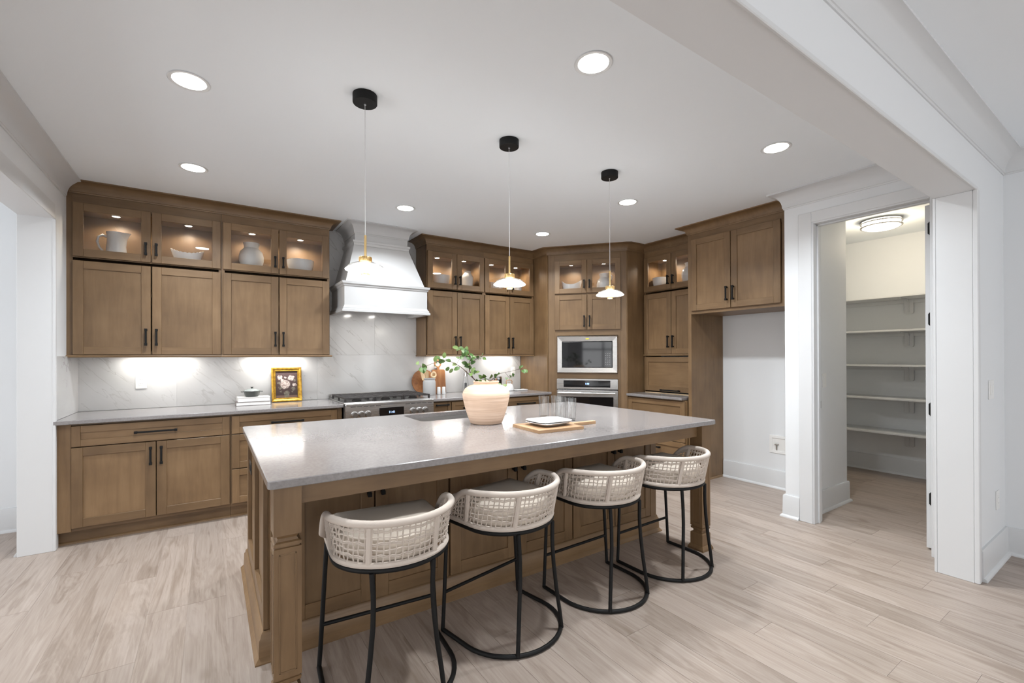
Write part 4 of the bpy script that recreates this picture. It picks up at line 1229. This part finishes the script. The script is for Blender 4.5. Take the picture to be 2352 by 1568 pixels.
for sc, t_ in ((.35, 0), (.6, .10), (.85, .5), (1., 1.), (.97, 1.), (.82, .55), (.55, .2), (.1, .12)):
    rings.append([((.100*sc)*(1+.035*math.cos(18*2*PI*i/n)*t_)*math.cos(2*PI*i/n), (.085*sc)*(1+.035*math.cos(18*2*PI*i/n)*t_)*math.sin(2*PI*i/n), (.085+.035*(-math.cos(2*PI*i/n)))*t_) for i in range(n)])
tag(sh.loft(rings, True, True).build('shell_dish', ['porcelain'], None, (3.065, 4.965, ZD_)), 'ribbed white shell dish behind glass under the middle pendant', 'bowl')
pot('cup', 'small white cup behind glass beside the oven tower', 'cup', bowl_prof(.056, .112, .86, .004), 3.412, 4.965, ZD_)
p = tow(.275, .19)
saddle('smooth white saddle-shaped bowl in the oven tower', p[0], p[1], 2.151, .135, .085, .195, .135, OA, name='saddle_bowl')
p = tow(.690, .19)
t = thing('handled_jar', 'white jar with a small handle in the oven tower', 'jar', (p[0], p[1], 2.151), OA)
MB().lathe([(r_*.92, z*1.03) for r_, z in JAR], 36).build('body', ['porcelain'], t)
MB().tube([(.062, 0, .235), (.085, 0, .240), (.100, 0, .220), (.095, 0, .195), (.080, 0, .178)], .008, 8).build('handle', ['porcelain'], t)
pot('bowl', 'deep white bowl behind glass beside the refrigerator cabinet', 'bowl', bowl_prof(.100, .135, .72), 4.67, 3.640, ZD_)
pot('jar', 'round white jar half hidden behind the refrigerator cabinet', 'jar', JAR, 4.67, 3.215, ZD_)

# ================================================================== COUNTER ITEMS
# picture, books, pot
pf = thing('picture_frame', 'gilt framed still life of white roses leaning on the marble', 'picture', (.640, 5.028, CT+.001))
TL = R(-9)
PWD, PHT = .276, .345
fm = MB(); hx = PWD/2
def fr4(i, d): return [(-hx+i, d, i), (hx-i, d, i), (hx-i, d, PHT-i), (-hx+i, d, PHT-i)]
fm.loft([fr4(0, 0), fr4(0, -.018), fr4(.006, -.024), fr4(.014, -.024), fr4(.026, -.014), fr4(.032, -.016), fr4(.037, -.014), fr4(.039, -.006), fr4(.039, 0), fr4(0, 0)], cap=False)
fo = fm.build('frame', ['gilt'], pf); fo.rotation_euler = (TL, 0, 0); fo.location = (0, .024, 0)
def painting_mat():
    m, nt, b = nodes('painting'); L = nt.links.new
    tc = N(nt, 'ShaderNodeTexCoord'); nz = N(nt, 'ShaderNodeTexNoise'); nz.inputs['Scale'].default_value = 38; nz.inputs['Detail'].default_value = 4
    L(tc.outputs['Object'], nz.inputs['Vector'])
    wob = N(nt, 'ShaderNodeVectorMath', operation='SCALE'); wob.inputs['Scale'].default_value = .035
    sub = N(nt, 'ShaderNodeVectorMath', operation='SUBTRACT'); sub.inputs[1].default_value = (.5, .5, .5)
    L(nz.outputs['Color'], sub.inputs[0]); L(sub.outputs[0], wob.inputs[0])
    pos = N(nt, 'ShaderNodeVectorMath', operation='ADD'); L(tc.outputs['Object'], pos.inputs[0]); L(wob.outputs[0], pos.inputs[1])
    def blob(x, z, r, prev):
        d = N(nt, 'ShaderNodeVectorMath', operation='DISTANCE'); d.inputs[1].default_value = (x, -.003, z); L(pos.outputs[0], d.inputs[0])
        mr = N(nt, 'ShaderNodeMapRange', interpolation_type='SMOOTHSTEP'); mr.inputs['From Min'].default_value = r*.8; mr.inputs['From Max'].default_value = r*1.1; mr.inputs['To Min'].default_value = 1; mr.inputs['To Max'].default_value = 0
        L(d.outputs['Value'], mr.inputs['Value'])
        if prev is None: return mr.outputs[0]
        mm = N(nt, 'ShaderNodeMath', operation='MAXIMUM'); L(prev, mm.inputs[0]); L(mr.outputs[0], mm.inputs[1]); return mm.outputs[0]
    fl_ = None
    for x, z, r in ((-.015, .175, .046), (-.060, .245, .024), (.045, .240, .030), (.072, .168, .018), (-.010, .245, .010), (-.040, .215, .016)): fl_ = blob(x, z, r, fl_)
    lf = None
    for x, z, r in ((-.06, .14, .018), (.06, .13, .020), (-.07, .19, .014), (.075, .21, .012), (-.055, .105, .010), (.05, .10, .010), (.0, .085, .026), (.0, .065, .026)): lf = blob(x, z, r, lf)
    v = N(nt, 'ShaderNodeTexVoronoi'); v.inputs['Scale'].default_value = 75; L(pos.outputs[0], v.inputs['Vector'])
    pr_ = ramp(nt, [(.0, (.80, .73, .68)), (.45, (.62, .53, .49)), (.8, (.30, .22, .19))]); L(v.outputs['Distance'], pr_.inputs[0])
    gr_ = ramp(nt, [(.3, (.07, .055, .045)), (.6, (.20, .18, .14)), (.8, (.42, .38, .32))]); L(nz.outputs['Fac'], gr_.inputs[0])
    sx = N(nt, 'ShaderNodeSeparateXYZ'); L(tc.outputs['Object'], sx.inputs[0])
    bgk = ramp(nt, [(.0, (.20, .12, .09)), (.185, (.17, .10, .08)), (.20, (.045, .025, .022)), (1, (.10, .06, .06))])
    sc_ = N(nt, 'ShaderNodeMath', operation='MULTIPLY'); sc_.inputs[1].default_value = 1/.33; L(sx.outputs[2], sc_.inputs[0]); L(sc_.outputs[0], bgk.inputs[0])
    m1 = N(nt, 'ShaderNodeMix', data_type='RGBA'); L(lf, m1.inputs[0]); L(bgk.outputs[0], m1.inputs[6]); L(gr_.outputs[0], m1.inputs[7])
    m2 = N(nt, 'ShaderNodeMix', data_type='RGBA'); L(fl_, m2.inputs[0]); L(m1.outputs[2], m2.inputs[6]); L(pr_.outputs[0], m2.inputs[7])
    L(m2.outputs[2], b.inputs['Base Color']); b.inputs['Roughness'].default_value = .6
painting_mat()
po = MB().box(-hx+.036, -.004, .036, hx-.036, -.001, PHT-.036).build('canvas', ['painting'], pf); po.rotation_euler = (TL, 0, 0); po.location = (0, .024, 0)
def book(label, x, y, z, wd, dp, th, cov, rz):
    t = thing('book', label, 'book', (x, y, z), rz, 'stacked books')
    MB().box(-wd/2, -dp/2, 0, wd/2, dp/2, .003, .0008).build('cover', [cov], t)
    MB().box(-wd/2, -dp/2, th-.003, wd/2, dp/2, th, .0008).build('cover', [cov], t)
    MB().box(-wd/2-.0005, -dp/2, .002, -wd/2+.003, dp/2, th-.002, .0008).build('spine', [cov], t)
    MB().box(-wd/2+.003, -dp/2+.004, .003, wd/2-.004, dp/2-.004, th-.003).build('pages', ['paper'], t)
book('grey-covered book at the bottom under the small pot', .335, 4.945, CT+.0005, .285, .20, .034, 'cover_grey', R(-1))
book('white book directly under the small pot', .338, 4.948, CT+.0355, .265, .18, .040, 'cover_white', R(1.5))
t = thing('casserole', 'small dark grey pot with glass lid on the books', 'pot', (.325, 4.945, CT+.0765))
MB().lathe([(0, 0), (.050, 0), (.060, .012), (.068, .050), (.070, .053), (.066, .053), (.058, .014), (0, .006)], 32).build('body', ['enamel_grey'], t)
MB().lathe([(.069, .053), (.069, .056), (.045, .070), (.018, .076), (0, .077)], 32).build('lid', ['lid_glass'], t)
MB().lathe([(0, .0765), (.009, .0765), (.008, .084), (.013, .088), (.013, .092), (0, .093)], 16).build('knob', ['enamel_grey'], t)
for e in (-1, 1): MB().box(e*.066, -.018, .044, e*.092, .018, .050, .0025).build('handle', ['enamel_grey'], t)

# boards, crock, shakers by the range
t = thing('round_board', 'round dark wooden cutting board behind the utensil crock', 'cutting board', (2.115, 5.062, CT+.001))
o = MB().lathe([(0, -.009), (.148, -.009), (.150, -.006), (.150, .006), (.148, .009), (0, .009)], 48).build('disc', ['acacia'], t)
o.location = (0, 0, .149); o.rotation_euler = (R(90-10), 0, 0)
hb_ = thing('paddle_board', 'rectangular wooden board with ring handle leaning on the marble', 'cutting board', (2.318, 5.066, CT+.001))
pb = MB(); pr = rrect(-.088, 0, .088, .292, .022, 5)
pb.loft([[(x, .008, z) for x, z in pr], [(x, -.008, z) for x, z in pr]])
pb.box(-.014, -.008, .29, .014, .008, .335, .002)
o = pb.build('board', ['acacia'], hb_); o.rotation_euler = (R(-7), 0, 0)
o2 = MB().tube([(.040*math.cos(2*PI*i/28), 0, .368+.040*math.sin(2*PI*i/28)) for i in range(28)], .0095, 8, closed=True).build('ring_handle', ['acacia'], hb_); o2.rotation_euler = (R(-7), 0, 0)
ck = thing('utensil_crock', 'grey stone crock full of wooden utensils', 'crock', (2.130, 4.935, CT+.001))
MB().lathe([(0, 0), (.070, 0), (.074, .008), (.074, .150), (.070, .165), (.066, .172), (.068, .186), (.073, .190), (.073, .200), (.064, .200), (.060, .17), (.062, .02), (0, .015)], 32).build('body', ['stone_grey'], ck)
def utensil(label, dx, dy, ang, tilt, kind):
    t = thing('wooden_spoon', label, 'utensil', (2.130+dx, 4.935+dy, CT+.022), ang, 'wooden utensils in the crock')
    mb = MB(); mb.tube([(0, 0, 0), (0, 0, .18)], .006, 8)
    o = mb.build('shaft', ['spoon_wood'], t); o.rotation_euler = (0, tilt, 0)
    h = MB()
    if kind == 0: h.loft([[(x*s_, -.004, .215+z*s_) for x, z in rrect(-.026, -.045, .026, .045, .022, 4)] for s_ in (1,)]+[[(x, .004, .215+z) for x, z in rrect(-.026, -.045, .026, .045, .022, 4)]])
    elif kind == 1: h.loft([[(x, -.003, .21+z) for x, z in rrect(-.022, -.05, .022, .05, .008, 3)], [(x, .004, .21+z) for x, z in rrect(-.022, -.05, .022, .05, .008, 3)]])
    else:
        h.tube([(.028*math.cos(2*PI*i/20), 0, .215+.028*math.sin(2*PI*i/20)) for i in range(20)], .011, 8, closed=True)
    o = h.build('head', ['spoon_wood'], t); o.rotation_euler = (0, tilt, 0)
utensil('flat wooden spatula leaning left in the crock', -.03, .0, 0, R(-13), 1)
utensil('wooden spoon standing in the middle of the crock', -.008, .018, R(20), R(-4), 0)
utensil('wooden ring-headed spoon in the front of the crock', .02, -.022, 0, R(7), 2)
utensil('wooden spoon leaning right in the crock', .028, .02, R(-15), R(9), 0)
SHK = [(0, 0), (.022, 0), (.0235, .003), (.0205, .082), (.017, .088), (0, .089)]
pot('salt_shaker', 'white tapered shaker nearer the crock', 'shaker', SHK, 2.262, 4.960, CT+.0005, 'porcelain', 'white shakers')
pot('pepper_shaker', 'white tapered shaker nearer the vase', 'shaker', SHK, 2.322, 4.950, CT+.0005, 'porcelain', 'white shakers')
t = thing('oil_cruet', 'tall conical glass cruet with black stopper behind the vase', 'bottle', (2.655, 5.02, CT+.001))
MB().lathe([(0, 0), (.052, 0), (.053, .006), (.040, .10), (.028, .20), (.024, .235), (.026, .24), (.022, .24), (.026, .19), (.038, .10), (.049, .010), (0, .006)], 32).build('body', ['tumbler_glass'], t)
MB().lathe([(0, .012), (.016, .012), (.016, .11), (.012, .12), (0, .12)], 20).build('filter', ['black_plastic'], t)
MB().lathe([(0, .20), (.020, .20), (.021, .25), (.015, .27), (0, .272)], 20).build('stopper', ['chrome'], t)
t = thing('french_press', 'dark chrome french press behind the vase', 'coffee press', (3.150, 5.05, CT+.001), R(40))
MB().lathe([(0, 0), (.050, 0), (.052, .004), (.052, .165), (.050, .17), (0, .17)], 28).build('beaker', ['black_glass'], t)
for z in (.02, .15): MB().lathe([(.052, z), (.055, z), (.055, z+.012), (.052, z+.012)], 28, cap=False, close=True).build('band', ['chrome'], t)
MB().lathe([(0, .17), (.053, .17), (.050, .185), (.02, .195), (.004, .196), (.004, .225), (.010, .23), (0, .24)], 28).build('lid', ['chrome'], t)
MB().tube([(-.052, 0, .155), (-.088, 0, .150), (-.092, 0, .09), (-.085, 0, .04), (-.052, 0, .03)], .008, 8).build('handle', ['handle_wood'], t)
pot('sugar_bowl', 'small white bowl tucked behind the clay vase', 'bowl', bowl_prof(.058, .062, .5), 2.985, 5.035, CT+.115)
pot('cake_stand', 'white pedestal stand behind the clay vase', 'stand', [(0, 0), (.055, 0), (.05, .01), (.02, .02), (.018, .09), (.050, .105), (.052, .113), (0, .113)], 2.985, 5.035, CT+.001)
t = thing('kettle', 'white kettle with wooden loop handle beside the oven tower', 'kettle', (3.262, 4.95, CT+.001), R(-20))
MB().lathe([(0, 0), (.062, 0), (.066, .006), (.060, .045), (.044, .080), (.026, .092), (0, .095)], 32).build('body', ['porcelain'], t)
MB().lathe([(0, .094), (.006, .094), (.009, .104), (0, .107)], 12).build('lid_knob', ['handle_wood'], t)
MB().tube([(-.036, 0, .085), (-.040, 0, .120), (-.030, 0, .138), (.030, 0, .138), (.040, 0, .120), (.036, 0, .085)], .0055, 8).build('handle', ['handle_wood'], t)
MB().tube([(-.05, 0, .04), (-.08, 0, .065), (-.095, 0, .09)], [.012, .009, .007], 10).build('spout', ['porcelain'], t)
sr = MB(); pr = rrect(-.105, -.055, .105, .055, .02, 4)
def pr_s(s_, z): return [(x*s_, y*s_, z) for x, y in pr]
sr.loft([pr_s(.9, .0), pr_s(.96, .004), pr_s(1., .012), pr_s(.97, .012), pr_s(.92, .006), pr_s(.5, .006)], True)
tag(sr.build('spoon_tray', ['porcelain'], None, (3.405, 4.905, CT+.001), R(8)), 'low white tray beside the kettle', 'tray')

# ================================================================== ISLAND ITEMS
VX, VY = 1.548, 2.632
vz = CT+.001
VP = [(0, 0), (.100, 0), (.108, .006), (.125, .05), (.145, .115), (.157, .17), (.160, .195), (.155, .215), (.140, .236), (.115, .252), (.092, .258), (.084, .262), (.083, .272), (.088, .278), (.086, .284), (.078, .284), (.074, .27), (.078, .255), (.13, .22), (.148, .18), (.12, .06), (.09, .012), (0, .010)]
tag(MB().lathe(VP, 56).build('clay_vase', ['pale_clay'], None, (VX, VY, vz)), 'large pale ribbed clay vase on the island', 'vase')
# leafy branches: stem and each leaf
lm = MB(); rows = []
for i in range(7):
    t_ = i/6; w_ = .0135*math.sin(PI*(t_*.86+.10))**.8 if 0 < i < 6 else .0006
    x = .046*t_-.004; zz = .006*math.sin(PI*t_)
    rows.append([(x, -w_, zz+.003), (x, 0, zz), (x, w_, zz+.003)])
lm.loft(rows, False, True, closed_ring=False)
leaf_me = lm.mesh('leaf', ['leaf'])
rl = random.Random(11)
def branch(label, stems, leaves, base):
    t = thing('leafy_branch', label, 'branch', base, 0, 'green branches in the clay vase')
    b0 = Vector(base)
    for pts, r0, r1 in stems:
        P = resample([Vector(p)-b0 for p in pts], max(6, len(pts)*3))
        MB().tube(P, [r0+(r1-r0)*i/(len(P)-1) for i in range(len(P))], 6).build('stem', ['twig'], t)
    allp = [Vector(p) for pts, _, _ in stems for p in resample(pts, 24)]
    for q in leaves:
        c = Vector(q)+Vector((0, rl.uniform(-.03, .03), 0))
        near = min(allp, key=lambda p: (p-c).length)
        d = (c-near)
        if d.length < .012: d = Vector((rl.uniform(-1, 1), rl.uniform(-.6, .6), rl.uniform(-.2, 1)))
        d.normalize()
        d = (d+Vector((rl.uniform(-.3, .3), rl.uniform(-.5, .5), rl.uniform(-.3, .3)))).normalized()
        sc = rl.uniform(.72, 1.05)
        o = inst('leaf', leaf_me, t)
        # leaf blade turned mostly towards the room
        nrm = Vector((-.45+rl.uniform(-.5, .5), -.75, .45+rl.uniform(-.4, .4))); nrm = (nrm-d*nrm.dot(d)).normalized()
        sd = nrm.cross(d)
        o.matrix_local = Matrix.Translation(c-b0-d*.021*sc) @ Matrix(((d.x, sd.x, nrm.x, 0), (d.y, sd.y, nrm.y, 0), (d.z, sd.z, nrm.z, 0), (0, 0, 0, 1))) @ Matrix.Diagonal((sc, sc*1.05, sc, 1))
        pt = c-d*.024*sc
        if (pt-near).length > .012:
            MB().tube([near-b0, (near.lerp(pt, .5))-b0+Vector((0, 0, .004)), pt-b0], .0010, 4).build('petiole', ['twig'], o if False else t)
VB = (VX-.02, VY, vz+.03)
branch('tall main branch of green leaves rising left in the vase',
       [([(VX-.02, VY, vz+.03), (1.49, 2.64, 1.19), (1.457, 2.64, 1.214), (1.434, 2.64, 1.25), (1.421, 2.64, 1.287), (1.424, 2.63, 1.325), (1.425, 2.63, 1.365), (1.40, 2.62, 1.395), (1.345, 2.61, 1.412)], .0055, .0015),
        ([(1.424, 2.63, 1.30), (1.45, 2.64, 1.325), (1.485, 2.64, 1.352), (1.515, 2.64, 1.362)], .002, .001),
        ([(1.440, 2.64, 1.235), (1.45, 2.65, 1.262), (1.458, 2.66, 1.275)], .002, .001)],
       [(1.309, 2.62, 1.422), (1.334, 2.62, 1.408), (1.359, 2.62, 1.416), (1.375, 2.62, 1.399), (1.391, 2.62, 1.414), (1.366, 2.62, 1.382), (1.388, 2.62, 1.382), (1.401, 2.62, 1.391), (1.414, 2.62, 1.371), (1.443, 2.62, 1.368), (1.479, 2.62, 1.365), (1.513, 2.62, 1.371), (1.483, 2.62, 1.345), (1.523, 2.62, 1.347), (1.401, 2.62, 1.342), (1.385, 2.62, 1.32), (1.417, 2.62, 1.308), (1.436, 2.62, 1.325), (1.397, 2.62, 1.297), (1.417, 2.62, 1.296),
        (1.42, 2.62, 1.242), (1.446, 2.62, 1.259), (1.476, 2.62, 1.258), (1.456, 2.62, 1.273), (1.41, 2.62, 1.355), (1.43, 2.62, 1.345), (1.45, 2.62, 1.355), (1.38, 2.62, 1.405), (1.35, 2.62, 1.395), (1.405, 2.62, 1.315), (1.43, 2.62, 1.29)], VB)
VB2 = (VX-.035, VY-.015, vz+.03)
branch('long thin branch of green leaves reaching left over the sink',
       [([VB2, (1.475, 2.625, 1.19), (1.44, 2.62, 1.222), (1.399, 2.61, 1.252), (1.352, 2.6, 1.289), (1.308, 2.6, 1.315), (1.271, 2.6, 1.332), (1.223, 2.6, 1.344), (1.163, 2.6, 1.328), (1.091, 2.6, 1.302), (1.07, 2.6, 1.305)], .0040, .0010),
        ([(1.310, 2.6, 1.314), (1.325, 2.6, 1.34), (1.345, 2.6, 1.352)], .0012, .0008)],
       [(1.065, 2.62, 1.323), (1.091, 2.62, 1.307), (1.068, 2.62, 1.28), (1.088, 2.62, 1.277), (1.164, 2.62, 1.352), (1.19, 2.62, 1.358), (1.226, 2.62, 1.374), (1.208, 2.62, 1.335), (1.223, 2.62, 1.33), (1.19, 2.62, 1.311), (1.266, 2.62, 1.335), (1.299, 2.62, 1.312), (1.265, 2.62, 1.285), (1.309, 2.62, 1.284), (1.296, 2.62, 1.27), (1.325, 2.62, 1.354), (1.347, 2.62, 1.357), (1.205, 2.62, 1.352)], VB2)
VB3 = (VX+.03, VY+.01, vz+.03)
branch('low branch of green leaves reaching right behind the vase',
       [([VB3, (1.585, 2.655, 1.17), (1.594, 2.66, 1.195), (1.629, 2.66, 1.214), (1.668, 2.66, 1.243), (1.719, 2.66, 1.251), (1.793, 2.66, 1.262), (1.848, 2.66, 1.276)], .0032, .0009),
        ([(1.719, 2.66, 1.251), (1.735, 2.66, 1.235), (1.748, 2.65, 1.215), (1.752, 2.65, 1.20)], .0011, .0008),
        ([(1.60, 2.66, 1.197), (1.65, 2.69, 1.19), (1.70, 2.70, 1.165), (1.715, 2.70, 1.13)], .0014, .0009)],
       [(1.509, 2.62, 1.237), (1.482, 2.62, 1.232), (1.475, 2.62, 1.209), (1.499, 2.62, 1.199), (1.529, 2.62, 1.207), (1.553, 2.62, 1.204), (1.58, 2.62, 1.232), (1.615, 2.62, 1.234), (1.643, 2.62, 1.248), (1.7, 2.62, 1.208), (1.729, 2.62, 1.225), (1.751, 2.62, 1.236), (1.814, 2.62, 1.287), (1.837, 2.62, 1.287), (1.829, 2.62, 1.253), (1.855, 2.62, 1.256), (1.71, 2.70, 1.166), (1.732, 2.70, 1.153), (1.732, 2.70, 1.122)], VB3)

# serving board with handle, plates, tumblers
sb = MB(); sbx, sby = 1.755, 2.225
pts = [(-.165, -.150), (.165, -.150), (.165, -.052), (.185, -.030), (.225, -.022), (.375, -.018), (.382, 0), (.375, .018), (.225, .022), (.185, .030), (.165, .052), (.165, .150), (-.165, .150)]
sb.prism(pts, 0, .018)
tag(sb.build('serving_board', ['board_wood'], None, (sbx, sby, CT+.0005), R(-3.5)), 'pale wooden serving board with handle on the island', 'board')
def plate(label, z, rz, s0):
    mb = MB(); pr = rrect(-.128*s0, -.110*s0, .128*s0, .110*s0, .055*s0, 8)
    def q(s_, zz): return [(x*s_, y*s_, zz) for x, y in pr]
    mb.loft([q(.62, 0), q(.70, .002), q(.93, .016), q(1., .020), q(.985, .0225), q(.90, .020), q(.68, .0065), q(.1, .0060)], True, True)
    return tag(mb.build('plate', ['porcelain'], None, (1.775, 2.240, z), rz), label, 'plate', 'stacked white plates')
plate('white squarish plate lying on the serving board', CT+.019, R(4), 1.)
plate('white squarish plate on top of the other plate', CT+.029, R(-3), 1.)
TUM = [(0, 0), (.034, 0), (.036, .004), (.039, .155), (.0385, .157), (.0370, .157), (.0345, .016), (.030, .012), (0, .011)]
tum_me = MB().lathe(TUM, 36).mesh('tumbler', ['tumbler_glass'])
for lab, x, y in (('clear glass tumbler standing apart at the left of four', 2.040, 2.630), ('clear glass tumbler second from the left, at the back', 2.132, 2.600), ('clear glass tumbler third from the left', 2.100, 2.512), ('clear glass tumbler at the right end of four', 2.100, 2.402)):
    tag(inst('tumbler', tum_me, None, (x, y, CT+.0005)), lab, 'glass', 'clear tumblers on the island')
